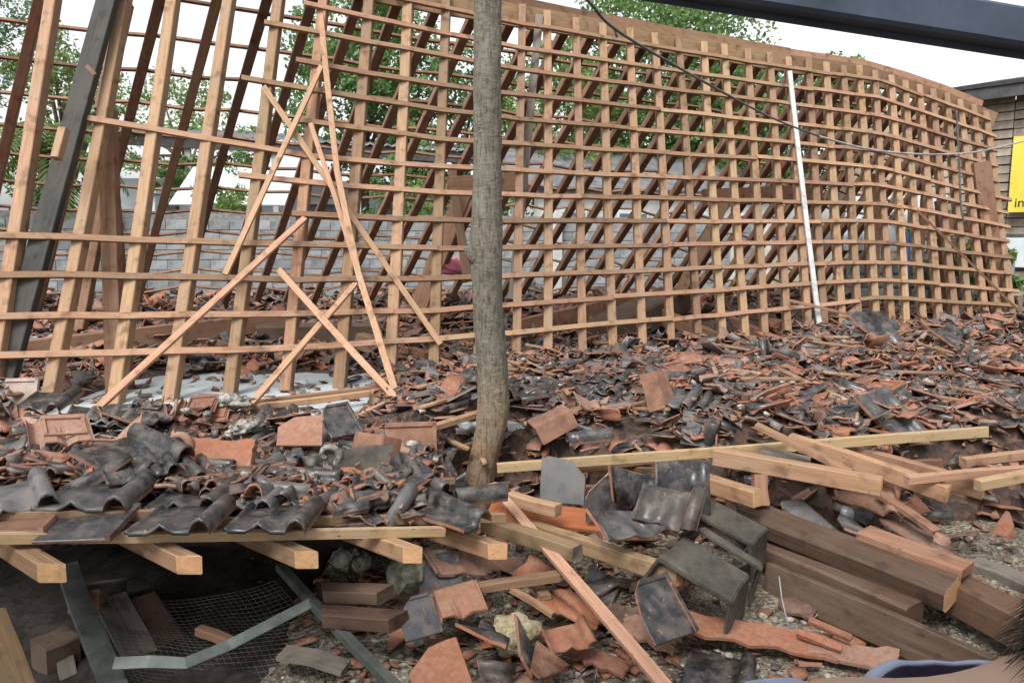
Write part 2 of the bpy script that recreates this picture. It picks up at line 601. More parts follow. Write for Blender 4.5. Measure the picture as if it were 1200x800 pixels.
def box_mesh(name, sx, sy, sz, mat, bev=0.0, jit=0.0):
    bm = bmesh.new()
    bmesh.ops.create_cube(bm, size=1)
    bmesh.ops.scale(bm, verts=bm.verts, vec=(sx, sy, sz))
    if bev:
        bmesh.ops.bevel(bm, geom=bm.edges[:], offset=bev, segments=1, affect='EDGES')
    if jit:
        for v in bm.verts:
            v.co += V([random.uniform(-jit, jit) for _ in range(3)])
    me = bpy.data.meshes.new(name)
    bm.to_mesh(me)
    bm.free()
    me.materials.append(mat)
    return me


def box(name, c, size, mat, parent=None, rz=0.0, bev=0.0, jit=0.0, rot=None):
    m = Matrix.Translation(V(c)) @ (rot.to_matrix().to_4x4() if rot else Matrix.Rotation(rz, 4, 'Z'))
    return link(name, box_mesh(name, *size, mat, bev, jit), parent, m)


def rock_mesh(name, rx, ry, rz, mat, seed, sub=2, amp=0.35, freq=1.6):
    bm = bmesh.new()
    bmesh.ops.create_icosphere(bm, subdivisions=sub, radius=1)
    for v in bm.verts:
        d = v.co.normalized()
        k = 1 + amp * noise.noise(d * freq + V((seed * 3.1, seed, -seed))) + 0.12 * noise.noise(d * 5 + V((seed,) * 3))
        v.co = V((d.x * rx, d.y * ry, d.z * rz)) * k
    me = bpy.data.meshes.new(name)
    bm.to_mesh(me)
    bm.free()
    me.materials.append(mat)
    if sub > 2:
        me.polygons.foreach_set('use_smooth', [True] * len(me.polygons))
    return me


# ------------------------------------------------------------------ setting: ground, rubble ground, floor slab
SLABZ = 0.5


def edge_y(x):
    e = 4.45
    e += 0.5 * math.exp(-((x + 0.1) / 0.75) ** 2)
    e -= 0.35 * sstep(0.8, 2.0, x)
    e += 0.55 * sstep(2.0, 2.6, x)
    e -= 0.2 * sstep(-0.3, -0.7, x)
    return e + 0.12 * noise.noise(V((x * 1.7, 3.3, 0)))


def clear_floor(x, y):
    """where the bare floor shows behind the feet of the leaning rafters"""
    a = sstep(-3.6, -3.0, x) * sstep(-0.9, -1.2, x) * sstep(4.6, 4.85, y) * sstep(7.0, 6.5, y)
    b = sstep(1.0, 1.6, x) * sstep(3.6, 3.0, x) * sstep(8.6, 9.0, y) * sstep(10.2, 9.7, y)
    return max(a, b)


def rub_z(x, y):
    """top of the heaped rubble"""
    e = edge_y(x)
    t = sstep(e - 0.45, e + 0.1, y)
    low = -0.06 + 0.05 * noise.noise(V((x * 1.9, y * 1.9, 4.0)))
    top = 0.53 + 0.13 * noise.noise(V((x * 1.0, y * 1.0, 1.0))) + 0.13 * noise.noise(V((x * 2.3, y * 2.3, 2.0)))
    top += 0.16 * math.exp(-((x - 5.0) / 1.6) ** 2 - ((y - 8.3) / 1.2) ** 2)
    top += 0.14 * math.exp(-((x - 1.0) / 0.9) ** 2 - ((y - 5.6) / 0.7) ** 2)
    top += 0.14 * math.exp(-((x + 0.75) / 0.45) ** 2 - ((y - 5.6) / 0.5) ** 2)
    top += 0.18 * sstep(8.0, 9.5, y - 0.35 * x) * (0.5 + noise.noise(V((x * 0.7, y * 0.7, 9.0))))
    z = low * (1 - t) + max(top, 0.53) * t
    c = clear_floor(x, y)
    return z * (1 - c) + (SLABZ - 0.06) * c


def grid_obj(name, x0, x1, nx, y0, y1, ny, fz, mat):
    verts = [(x0 + (x1 - x0) * i / nx, y0 + (y1 - y0) * j / ny, 0) for j in range(ny + 1) for i in range(nx + 1)]
    verts = [(x, y, fz(x, y)) for (x, y, _) in verts]
    faces = [(j * (nx + 1) + i, j * (nx + 1) + i + 1, (j + 1) * (nx + 1) + i + 1, (j + 1) * (nx + 1) + i) for j in range(ny) for i in range(nx)]
    return link(name, mesh_from(name, verts, faces, mat))


gs = grid_obj('ground', -300, 300, 2, -40, 500, 2, lambda x, y: -0.03, M['gravel'])
tag(gs, 'sandy gravel ground in front of the ruined house', kind='structure')


def yard_z(x, y):
    return 0.0 + 0.025 * noise.noise(V((x * 2.2, y * 2.2, 0))) + 0.012 * noise.noise(V((x * 9, y * 9, 5)))


yg = grid_obj('ground_gravel', -5, 6, 150, -1.5, 6, 110, yard_z, M['gravel'])
tag(yg, 'sandy gravel yard with small stones', kind='structure')
rm = grid_obj('ground_rubble', -11, 14, 190, 3.0, 18, 120,
              lambda x, y: rub_z(x, y) + 0.03 * noise.noise(V((x * 8, y * 8, 7))) - (0.25 if y < 3.1 else 0), M['rubble'])
tag(rm, 'trampled bed of crushed tile and earth under the heaps', kind='structure')
M['hollow_shade'] = simple_mat('painted_hollow_shade', (0.012, 0.010, 0.008), (0.035, 0.029, 0.023), 14, 0.95, 0.6, 0.02)  # near-black colour that paints the shade of the hollow onto its floor
hs_ = grid_obj('ground_shade', -3.6, -0.85, 60, 2.05, 4.6, 60,
               lambda x, y: yard_z(x, y) + 0.02 + 0.02 * noise.noise(V((x * 6, y * 6, 3))) - 0.12 * sstep(-1.0, -0.85, x + 0.1 * noise.noise(V((0, y * 3, 0)))), M['hollow_shade'])
tag(hs_, 'near black sheet painting shade into the hollow under the fallen eave', kind='structure')
# floor slab of the house: raised plinth
sl = link('floor_slab', box_mesh('floor_slab', 19, 12, 0.5, M['concrete'], 0.01), None,
          Matrix.Translation((1.5, 10.85, 0.245)))
tag(sl, 'pale concrete house floor under the fallen roof', kind='structure')

# ------------------------------------------------------------------ the leaning roof frame
BY = [(-20, 5.15), (60, 5.3), (200, 5.55), (340, 5.9), (460, 6.3), (605, 7.0), (750, 7.9), (900, 8.9), (1050, 9.8), (1190, 10.7)]
TB = [(-60, 1.9), (300, 1.85), (610, 1.75), (900, 1.5), (1170, 1.15)]
RIDGE_Y = [(-250, -140), (60, -92), (215, -72), (433, -28), (523, -10), (610, 4), (750, 31), (900, 58), (1025, 77), (1131, 113), (1165, 131), (1200, 148)]
# front rafters: foot in the picture, then a point high on the rafter
FR = [((-10, 460), (62, 0)), ((59, 467), (140, 30)), ((135, 480), (203, 0)), ((200, 470), (269, 0)),
      ((268, 468), (327, 0)), ((336, 458), (380, 0)), ((398, 452), (433, 0)), ((458, 436), (478, 0)), ((508, 430), (523, 0)),
      ((560, 432), (568, 0)), ((605, 427), (612, 20)), ((642, 422), (641, 20)), ((682, 419), (675, 25)), ((718, 415), (706, 37)),
      ((753, 410), (738, 47)), ((786, 406), (767, 47)), ((818, 403), (795, 52)), ((847, 400), (824, 56)), ((873, 396), (848, 58)),
      ((896, 392), (875, 60)), ((922, 386), (901, 62)), ((947, 386), (922, 64)), ((965, 383), (946, 70)), ((986, 383), (967, 72)),
      ((1005, 380), (987, 78)), ((1026, 380), (1006, 83)), ((1044, 380), (1024, 86)), ((1061, 380), (1043, 95)), ((1081, 380), (1059, 97)),
      ((1100, 380), (1076, 103)), ((1119, 380), (1092, 112)), ((1136, 380), (1109, 120)), ((1155, 381), (1124, 122)), ((1170, 382), (1139, 125)), ((1186, 384), (1153, 130))]

roof = empty('collapsed_roof', P(560, 432, 6.8))
tag(roof, 'collapsed timber roof skeleton leaning on the floor, rafters and battens stripped of tiles', 'roof frame')

raf = []
for (bx, by), (tx, ty) in FR:
    # find the ridge along the picture line
    k = 0.0
    x, y = tx, ty
    for _ in range(30):
        ry = interp(x, RIDGE_Y) + 8
        k = (ry - by) / (ty - by)
        x = bx + (tx - bx) * k
    yb = interp(bx, BY)
    p0 = P(bx, by, yb)
    p1 = P(x, ry, yb + interp(x, TB))
    raf.append((p0, p1, x))

for i, (p0, p1, x) in enumerate(raf):
    n_ = V((0, -1, 0.5))
    d = (p1 - p0).normalized()
    foot = p0 - d * random.uniform(0.0, 0.06)
    top = p1 + d * random.uniform(0.0, 0.05)
    w = 0.088 if x > 560 else 0.094
    mt = M['rafter'] if i not in (5,) else M['red_wood']
    beam('rafter', foot, top, w + random.uniform(-0.006, 0.006), 0.105, mt, roof, upv=n_, rings=5, bow=0.012, jit=0.004)


def on_rafter(i, py):
    """point of rafter i seen at picture height py"""
    p0, p1, _ = raf[i]
    lo, hi = -0.1, 1.1
    for _ in range(40):
        mid = (lo + hi) / 2
        if proj(p0.lerp(p1, mid))[1] > py:
            lo = mid
        else:
            hi = mid
    return p0.lerp(p1, (lo + hi) / 2)


KX = [-20, 80, 365, 520, 610, 900, 1030, 1160]
ROWS = [[None, None, -17, 15, 33, 80, 97, 145], [None, None, 12, 45, 61, 102, 119, 162], [None, None, 44, 72, 88, 123, 140, 178],
        [None, None, 80, 106, 116, 145, 160, 196], [None, None, 111, 135, 145, 168, 181, 214], [None, None, 147, 168, 173, 189, 201, 232],
        [124, 140, 188, 200, 204, 215, 221, 248], [None, 188, 219, 231, 233, 239, 241, 265], [None, 243, 257, 263, 263, 263, 263, 283],
        [282, 284, 292, 296, 294, 288, 286, 302], [326, 326, 331, 329, 325, 313, 309, 321], [375, 374, 371, 365, 358, 339, 330, 340],
        [421, 419, 410, 400, 392, 365, 351, 359]]
STARTX = [430, 372, 322, 372, 306, 352, 78, 296, 352, -20, -20, -20, -20]
random.seed(21)


def poly_beam_mesh(name, pts, w, h, nrm, mat):
    verts, faces = [], []
    for i, p in enumerate(pts):
        d = (pts[min(i + 1, len(pts) - 1)] - pts[max(i - 1, 0)]).normalized()
        n_ = (nrm - d * nrm.dot(d)).normalized()
        s = n_.cross(d)
        for (a, b) in ((-1, -1), (1, -1), (1, 1), (-1, 1)):
            verts.append(p + s * (a * w / 2) + n_ * (b * h / 2))
    for i in range(len(pts) - 1):
        for k in range(4):
            k2 = (k + 1) % 4
            faces.append((i * 4 + k, i * 4 + k2, (i + 1) * 4 + k2, (i + 1) * 4 + k))
    faces.append((3, 2, 1, 0))
    m_ = (len(pts) - 1) * 4
    faces.append((m_, m_ + 1, m_ + 2, m_ + 3))
    return verts, faces


def local_beam(name, pts, w, h, nrm, mat, parent):
    """bent batten; stored in a local frame whose X runs along it, so that the grain follows"""
    fm = frame(pts[0], pts[-1], 0, nrm)
    inv = fm.inverted()
    verts, faces = poly_beam_mesh(name, pts, w, h, nrm, mat)
    return link(name, mesh_from(name, [inv @ v for v in verts], faces, mat), parent, fm)


NRM = V((0.12, -0.9, 0.42)).normalized()
for r, row in enumerate(ROWS):
    tab = [(kx, v) for kx, v in zip(KX, row) if v is not None]
    ids = []
    for i in range(len(raf)):
        # picture x of this rafter near the row
        y = interp(raf[i][2], tab)
        for _ in range(4):
            q = on_rafter(i, y)
            x = proj(q)[0]
            y = interp(x, tab)
        if x >= STARTX[r] - 4:
            ids.append((i, on_rafter(i, y)))
    pts = [q + NRM * 0.068 + V((0, 0, random.uniform(-0.006, 0.006))) for _, q in ids]
    # broken into board lengths that butt over a rafter
    k = 0
    first = True
    while k < len(pts) - 1:
        ln = random.choice([6, 7, 8, 9, 10])
        e = min(len(pts) - 1, k + ln)
        if len(pts) - 1 - e < 3:
            e = len(pts) - 1
        seg = [p.copy() for p in pts[k:e + 1]]
        d0 = (seg[0] - seg[1]).normalized()
        d1 = (seg[-1] - seg[-2]).normalized()
        seg[0] += d0 * (random.uniform(0.08, 0.22) if first else -0.004)
        seg[-1] += d1 * (random.uniform(0.02, 0.28) if e == len(pts) - 1 else 0.0)
        off = NRM * random.uniform(-0.001, 0.004) + V((0, 0, random.uniform(-0.012, 0.012)))
        local_beam('batten', [p + off for p in seg], 0.049, 0.03, NRM, M['batten'], roof)
        k = e
        first = False

# ridge: a board on edge behind the rafter heads, a capping board over it
rp = []
for px in range(-200, 1175, 45):
    yb = interp(px, [(r_[2], 0) for r_ in raf]) if False else None
    Yr = interp(px, [(raf[i][2], raf[i][1].y) for i in range(len(raf))])
    rp.append(P(px, interp(px, RIDGE_Y) + 4, Yr + 0.07))
rp.append(P(1166, 134, raf[-1][1].y + 0.05))
for k in range(0, len(rp) - 1, 5):
    seg = rp[k:min(k + 6, len(rp))]
    local_beam('ridge_board', [p + V((0, 0, -0.10 + random.uniform(-.012, .012))) for p in seg], 0.24, 0.045, V((0.3, -0.95, 0)), M['rafter'], roof)
    if k < 26:
        local_beam('ridge_cap', [p + V((0, 0.02, 0.055 + random.uniform(-.01, .01))) for p in seg], 0.10, 0.06, V((0.3, -0.95, 0)), M['batten'], roof)

# rear slope: rafters falling away behind the ridge, seen from below
REAR = [(-200, -330), (-60, -170), (60, -40), (240, 132), (370, 262), (520, 372), (610, 440), (760, 585), (900, 712), (1030, 842), (1165, 1000)]
rear = []
random.seed(5)
for i in range(-7, len(raf)):
    if i < 0:
        px = raf[0][2] + i * 62
        Yr = interp(px, [(raf[j][2], raf[j][1].y) for j in range(3)])
    else:
        px = raf[i][2] - 8
        Yr = raf[i][1].y
    top = P(px, interp(px, RIDGE_Y) + 10, Yr + 0.12)
    ex = interp(px, REAR)
    end = P(ex, 350 + random.uniform(-6, 6), Yr + 3.85)
    rear.append((top, end))
for top, end in rear:
    d = (end - top).normalized()
    beam('rafter', top, end + d * random.uniform(0, 0.3), 0.10, 0.14, M['red_wood'], roof, upv=V((0, 0.6, 0.8)), rings=4, bow=0.02, jit=0.004)
NR = 13
for r in range(NR):
    t = 0.03 + 0.95 * r / (NR - 1)
    pts = [a.lerp(b, t) + V((0.1, 0.35, 0.85)).normalized() * 0.075 for a, b in rear]
    k = 0
    while k < len(pts) - 1:
        e = min(len(pts) - 1, k + random.choice([7, 8, 9, 11]))
        if len(pts) - 1 - e < 3:
            e = len(pts) - 1
        if not (random.random() < 0.06 and k > 10):
            local_beam('batten', [p + V((0, 0, random.uniform(-.008, .008))) for p in pts[k:e + 1]], 0.04, 0.028, V((0.1, 0.4, 0.85)), M['red_wood'], roof)
        k = e

# carpentry inside the roof: king post, forked brace, collar and struts
beam('king_post', P(137, 478, 5.75), P(126, 130, 6.6), 0.13, 0.10, M['red_wood'], roof, upv=(0, -1, 0.3), rings=4)
beam('brace', P(150, 470, 6.0), P(131, 215, 6.5), 0.10, 0.08, M['red_wood'], roof, upv=(0, -1, 0.3), rings=3)
beam('brace', P(92, 385, 6.4), P(133, 160, 6.75), 0.12, 0.08, M['red_wood'], roof, upv=(0, -1, 0.3), rings=3)
beam('brace', P(120, 130, 6.55), P(148, 5, 7.0), 0.11, 0.08, M['rafter'], roof, upv=(0, -1, 0.3), rings=3)
beam('dark_rafter', P(-4, 475, 5.2), P(143, -60, 6.9), 0.165, 0.07, M['green_wood'], roof, upv=(0, -1, 0.3), rings=4)
beam('cleat', P(66, 186, 5.75), P(75, 152, 5.85), 0.06, 0.07, M['rafter'], roof, upv=(0, -1, 0.3))
beam('cleat', P(102, 78, 5.95), P(112, 88, 5.95), 0.03, 0.03, M['batten'], roof, upv=(0, -1, 0.3))
beam('strut', P(490, 360, 8.6), P(548, 215, 9.0), 0.20, 0.09, M['red_wood'], roof, upv=(0, -1, 0.3), rings=3)
beam('strut', P(548, 330, 8.4), P(530, 200, 8.7), 0.10, 0.08, M['rafter'], roof, upv=(0, -1, 0.3), rings=3)
beam('collar', P(526, 218, 8.2), P(618, 213, 8.4), 0.2, 0.06, M['red_wood'], roof, upv=(0, -1, 0.1), rings=3)
beam('strut', P(795, 345, 10.4), P(850, 235, 11.3), 0.16, 0.08, M['rafter'], roof, upv=(0, -1, 0.3), rings=3)
beam('purlin', P(825, 232, 11.5), P(962, 226, 12.6), 0.26, 0.10, M['red_wood'], roof, upv=(0, -1, 0.1), rings=3)
beam('strut', P(1022, 330, 12.4), P(1022, 205, 12.6), 0.22, 0.1, M['red_wood'], roof, upv=(0, -1, 0.1), rings=3)
beam('strut', P(1116, 385, 10.8), P(1102, 235, 11.0), 0.14, 0.1, M['rafter'], roof, upv=(0, -1, 0.1), rings=3)
beam('strut', P(1172, 384, 11.0), P(1150, 190, 11.2), 0.26, 0.07, M['red_wood'], roof, upv=(0, -1, 0.1), rings=3)
beam('collar', P(1066, 256, 11.3), P(1140, 262, 11.6), 0.28, 0.08, M['red_wood'], roof, upv=(0, -1, 0.1), rings=3)
for k_, (a, b) in enumerate([((600, 352), (632, 20)), ((1078, 300), (1092, 130))]):
    beam('post', P(*a, 7.6 + k_ * 3.4), P(*b, 8.9 + k_ * 2.6), 0.09, 0.08, M['grey_wood'] if k_ == 0 else M['red_wood'], roof, upv=(0, -1, 0.3))
wp = beam('white_post', P(961, 388, 9.08), P(925, 84, 10.42), 0.06, 0.035, M['white_paint'], roof, upv=(0, -1, 0.4), rings=4, bow=0.02)
tag(wp, 'white painted upright among the bare rafters')

# ------------------------------------------------------------------ beyond: block wall, neighbours
WA, WB = V((-13.5, 13.3, 0)), V((6.2, 18.6, 0))
wd = (WB - WA).normalized()
wl_ = (WB - WA).length
wrot = math.atan2(wd.y, wd.x)
wall = empty('block_wall', WA)
tag(wall, 'grey concrete block boundary wall behind the fallen roof', 'wall')
WH = 2.35
core = link('wall_core', box_mesh('wall_core', wl_, 0.13, WH, M['joint']), wall,
            Matrix.Translation((WA + WB) / 2 + V((0, 0, WH / 2))) @ Matrix.Rotation(wrot, 4, 'Z'))
bw, bh = 0.40, 0.2
bmesh_a = box_mesh('block', bw - 0.014, 0.16, bh - 0.014, M['block'], 0.006, 0.002)
cand = []
random.seed(3)
for r in range(int(WH / bh)):
    for c in range(int(wl_ / bw)):
        s = (c + 0.5 + (0.5 if r % 2 else 0)) * bw
        if s > wl_ - bw / 2:
            continue
        p = WA + wd * s + V((0, 0, (r + 0.5) * bh)) + V((wd.y, -wd.x, 0)) * random.uniform(-0.004, 0.006)
        cand.append((p.length if p.z > 0.7 else 99, p))
cand.sort(key=lambda q: q[0])
bv, bf = [], []
bsrc_v = [v.co.copy() for v in bmesh_a.vertices]
bsrc_f = [tuple(f.vertices) for f in bmesh_a.polygons]
for k, (_, p) in enumerate(cand):
    m_ = Matrix.Translation(p) @ Matrix.Rotation(wrot + random.uniform(-.006, .006), 4, 'Z')
    if k < 300:
        link('block', bmesh_a, wall, m_)
    else:
        o_ = len(bv)
        bv += [m_ @ v for v in bsrc_v]
        bf += [tuple(i + o_ for i in f) for f in bsrc_f]
tag(link('blocks', mesh_from('blocks', bv, bf, M['block']), wall, Matrix()), kind='stuff')
for k in range(5):
    p = WA + wd * (1.2 + k * 4.6) + V((wd.y, -wd.x, 0)) * 0.12
    box('pier', p + V((0, 0, WH / 2 + 0.04)), (0.22, 0.2, WH + 0.08), M['render'], wall, wrot, 0.01)

# long low neighbour building with dark eave, left
nb = empty('neighbour_building', P(330, 300, 22))
tag(nb, 'low white building with a long dark eave beyond the block wall', 'building')
eA, eB = P(60, 158, 21), P(640, 190, 23.5)
ed = (eB - eA).normalized()
er = math.atan2(ed.y, ed.x)
bk = V((-ed.y, ed.x, 0)).normalized()
beam('fascia', eA, eB, 0.06, 0.34, M['fascia'], nb, upv=(0, 0, 1), rings=3)
rv_, rf_ = [], []
NC = 220
L_ = (eB - eA).length
for i in range(NC + 1):
    s = eA + (eB - eA) * (i / NC)
    wv = 0.03 * math.cos(i * math.pi * 0.5)
    rv_ += [s + V((0, 0, 0.21 + wv)) - bk * 0.12, s + bk * 4.5 + V((0, 0, 1.0 + wv))]
for i in range(NC):
    rf_.append((2 * i, 2 * i + 2, 2 * i + 3, 2 * i + 1))
for i in range(0, NC):
    pass
rfo = link('roof', mesh_from('roof', rv_, rf_, M['sheet'], smooth=True), nb, Matrix())
rfo.modifiers.new('s', 'SOLIDIFY').thickness = 0.02
ctr = (eA + eB) / 2 + bk * 2.6
box('wall', (ctr.x, ctr.y, 1.9), (L_ - 1.5, 0.2, 3.8), M['white_wall'], nb, er)
for k in range(6):
    q = eA + (eB - eA) * (0.08 + k * 0.17) + bk * 0.15
    box('post', (q.x, q.y, q.z / 2 - 0.1), (0.16, 0.16, q.z - 0.1), M['white_paint'], nb, er, 0.01)
for k in range(5):
    q = eA + (eB - eA) * (0.14 + k * 0.18) + bk * 2.49
    wnd = box('window', (q.x, q.y, 2.5), (1.3, 0.06, 1.1), M['fascia'], nb, er, 0.01)
    for s_ in (-1, 1):
        box('pane', (q.x + s_ * 0.31 * ed.x - bk.x * 0.03, q.y + s_ * 0.31 * ed.y - bk.y * 0.03, 2.5), (0.54, 0.03, 0.95), M['sheet'], wnd, er)

# small sheds left
sh = empty('small_shed', P(262, 300, 17.5))
tag(sh, 'small shed with pale sloping metal roof left beyond the block wall', 'shed')
c0 = P(262, 232, 17.5)
rr_ = link('roof', box_mesh('roof', 2.6, 2.2, 0.05, M['white_wall'], 0.01), sh, Matrix.Translation(c0 + V((0, 0.9, 0.35))) @ Euler((R(28), 0, R(6))).to_matrix().to_4x4())
box('wall', (c0.x, c0.y + 0.7, 1.15), (2.2, 1.4, 2.3), M['grey_wood'], sh, R(6), 0.01)
for k in range(9):
    box('plank', (c0.x - 0.07, c0.y - 0.02, 0.35 + k * 0.235), (2.16, 0.03, 0.2), M['plank'], sh, R(6), 0.006)
sh2 = empty('white_pillar', P(177, 300, 16.5))
tag(sh2, 'slim white gate pillar left beyond the block wall', 'pillar')
q = P(176, 215, 16.5)
box('shaft', (q.x, q.y, 1.4), (0.28, 0.28, 2.8), M['white_wall'], sh2, 0, 0.01)
box('cap', (q.x, q.y, 2.84), (0.4, 0.4, 0.08), M['white_wall'], sh2, 0, 0.01)

# pale rendered house wall centre right
ph = empty('pale_house', P(700, 330, 19.5))
tag(ph, 'pale grey rendered house behind the middle of the roof frame', 'house')
a0, a1 = P(628, 300, 18.8), P(900, 300, 21.5)
mid = (a0 + a1) / 2
ang = math.atan2(a1.y - a0.y, a1.x - a0.x)
hl = (a1 - a0).length
box('wall', (mid.x, mid.y, 1.6), (hl, 0.25, 3.2), M['render'], ph, ang, 0.01)
nv = V((math.sin(ang), -math.cos(ang), 0))
for s_ in (0.12, 0.37, 0.62, 0.87):
    q = a0.lerp(a1, s_) + nv * 0.135
    w_ = box('window', (q.x, q.y, 2.0), (0.95, 0.06, 1.2), M['white_wall'], ph, ang, 0.01)
    for t_ in (-1, 1):
        box('pane', (q.x + t_ * 0.22 * math.cos(ang) + nv.x * 0.03, q.y + t_ * 0.22 * math.sin(ang) + nv.y * 0.03, 2.0), (0.38, 0.03, 1.05), M['sheet'], w_, ang)
rfm = link('roof', box_mesh('roof', hl + 0.8, 3.4, 0.08, M['sheet'], 0.01), ph,
           Matrix.Translation((mid.x - nv.x * 1.2, mid.y - nv.y * 1.2, 3.75)) @ Matrix.Rotation(ang, 4, 'Z') @ Matrix.Rotation(R(22), 4, 'X'))

# low stone wall and white panels right, behind the frame
gw = empty('garden_wall', P(1040, 372, 14.5))
tag(gw, 'low grey stone garden wall behind the right end of the frame', 'wall')
g0, g1 = P(990, 340, 13.3), P(1185, 340, 12.6)
ang2 = math.atan2(g1.y - g0.y, g1.x - g0.x)
gl = (g1 - g0).length
gm = (g0 + g1) / 2
box('wall_core', (gm.x, gm.y, 0.72), (gl, 0.16, 1.44), M['joint'], gw, ang2)
random.seed(12)
for r in range(6):
    for c in range(8):
        s_ = (c + 0.5 + (0.35 if r % 2 else 0)) / 8.5
        q = g0.lerp(g1, s_)
        box('stone', (q.x, q.y, 0.12 + r * 0.235), (gl / 8.5 - 0.03 + random.uniform(-.02, .01), 0.22, 0.21), M['block'], gw, ang2 + random.uniform(-.02, .02), 0.025, 0.008)
pn = box('notice_board', P(1048, 262, 13.9), (1.7, 0.06, 1.0), M['white_wall'], None, ang2, 0.01)
tag(pn, 'blank white board standing behind the low stone wall on the right', 'board')
bp_ = link('blue_pole', tube_mesh('blue_pole', [P(1060, 372, 12.6), P(1062, 330, 12.6), P(1064, 272, 12.6)], 0.05, M['blue']), None, Matrix())
tag(bp_, 'blue plastic pipe upright behind the right part of the frame', 'pipe')

# plank house on the far right
kh = empty('plank_house', P(1220, 385, 12.2))
tag(kh, 'weathered plank house at the right edge with dark eave', 'house')
h0, h1 = P(985, 385, 15.6), P(1420, 385, 11.4)
hd = (h1 - h0)
hlen = hd.length
ha = math.atan2(hd.y, hd.x)
hn = V((math.sin(ha), -math.cos(ha), 0))
HT = P(1185, 118, 13.6).z
box('wall_core', ((h0.x + h1.x) / 2 - hn.x * 0.08, (h0.y + h1.y) / 2 - hn.y * 0.08, HT / 2), (hlen, 0.12, HT), M['fascia'], kh, ha)
npk = int(HT / 0.155) + 1
for k in range(npk):
    z = 0.08 + k * 0.155
    for (s0, s1) in ((0, 0.5), (0.5, 1.0)):
        a, b_ = h0.lerp(h1, s0 + 0.002), h0.lerp(h1, s1 - 0.002)
        m_ = (a + b_) / 2
        box('plank', (m_.x + hn.x * 0.01, m_.y + hn.y * 0.01, z + random.uniform(-.008, .008)), ((b_ - a).length, 0.03, 0.14), M['plank'], kh, ha,
            0.006, rot=Euler((R(-6), random.uniform(-.004, .004), ha)))
e0, e1 = h0 + hn * 0.35 - hd.normalized() * 0.3, h1 + hn * 0.35
e0 = h0.lerp(h1, 0.33) + hn * 0.35
e0.z = e1.z = HT + 0.13
beam('fascia', e0, e1, 0.06, 0.26, M['fascia'], kh)
link('roof', box_mesh('roof', (e1 - e0).length, 3.2, 0.07, M['fascia']), kh, Matrix.Translation((e0 + e1) / 2 - hn * 1.5 + V((0, 0, 0.42))) @ Matrix.Rotation(ha, 4, 'Z') @ Matrix.Rotation(R(11), 4, 'X'))
def wall_pt(px, py, off):
    # point on the plank wall seen at px, py
    d = ray(px, py)
    t = (h0 - CAMP).dot(hn) / d.dot(hn)
    return CAMP + d * t + hn * off
c_ = (wall_pt(1181, 272, 0.05) + wall_pt(1232, 318, 0.05)) / 2
wv_ = box('window', c_, (0.95, 0.06, 0.62), M['frame_metal'], kh, ha, 0.01)
for s_ in (-1, 1):
    box('pane', c_ + hn * 0.035 + hd.normalized() * 0.22 * s_, (0.40, 0.02, 0.52), M['white_wall'], wv_, ha)
# yellow sign on the wall
sA, sB = wall_pt(1189, 166, 0.25), wall_pt(1189, 253, 0.25)
sz_ = sA.z - sB.z
sc_ = (sA + sB) / 2 + hd.normalized() * 0.62
sg = empty('yellow_sign', sc_)
tag(sg, 'yellow sign board with black lettering at the right edge', 'sign')
box('board', sc_, (1.24, 0.03, sz_), M['sign'], sg, ha, 0.004)
def text_part(s, size, pos, parent, mat, rz):
    cu = bpy.data.curves.new('lettering', 'FONT')
    cu.body = s
    cu.size = size
    cu.extrude = 0.002
    cu.align_x = 'LEFT'
    to = bpy.data.objects.new('tmp', cu)
    col.objects.link(to)
    bpy.context.view_layer.update()
    me = bpy.data.meshes.new_from_object(to)
    bpy.data.objects.remove(to)
    me.name = 'lettering'
    me.materials.clear()
    me.materials.append(mat)
    return link('lettering', me, parent, Matrix.Translation(pos) @ Matrix.Rotation(rz, 4, 'Z') @ Matrix.Rotation(R(90), 4, 'X'))
text_part('in', 0.22, sc_ + hn * 0.02 - hd.normalized() * 0.53 + V((0, 0, -sz_ / 2 + 0.14)), sg, M['black'], ha)
for s_ in (-0.5, 0.5):
    q = sc_ + hd.normalized() * s_ - hn * 0.12
    box('bracket', q, (0.04, 0.24, 0.04), M['fascia'], sg, ha)


# ------------------------------------------------------------------ vegetation
def leaf_cloud(name, clumps, per, size, mat, parent, seed, spread=1.0, asp=0.5, droop=0.0):
    rng = np.random.default_rng(seed)
    ctr = np.array([c[0] for c in clumps])
    rad = np.array([c[1] for c in clumps])
    n = len(clumps) * per
    idx = np.repeat(np.arange(len(clumps)), per)
    d = rng.normal(size=(n, 3))
    d /= np.linalg.norm(d, axis=1)[:, None]
    rr = rng.random(n) ** 0.45
    pos = ctr[idx] + d * (rad[idx] * rr)[:, None] * np.array([1, 1, 0.72]) * spread
    a = rng.normal(size=(n, 3))
    a[:, 2] -= droop
    a /= np.linalg.norm(a, axis=1)[:, None]
    b = np.cross(a, rng.normal(size=(n, 3)))
    b /= np.linalg.norm(b, axis=1)[:, None]
    s = size * (0.6 + 0.8 * rng.random(n))[:, None]
    v = np.stack([pos - a * s, pos + b * s * asp, pos + a * s, pos - b * s * asp], axis=1).reshape(-1, 3)
    me = bpy.data.meshes.new(name)
    me.vertices.add(4 * n)
    me.vertices.foreach_set('co', v.ravel())
    me.loops.add(4 * n)
    me.loops.foreach_set('vertex_index', np.arange(4 * n))
    me.polygons.add(n)
    me.polygons.foreach_set('loop_start', np.arange(0, 4 * n, 4))
    me.materials.append(mat)
    at = me.attributes.new('rnd', 'FLOAT', 'FACE')
    cl = rng.random(len(clumps))
    at.data.foreach_set('value', np.clip(0.55 * cl[idx] + 0.45 * rng.random(n), 0, 1))
    me.update()
    me.validate()
    return link(name, me, parent, Matrix())


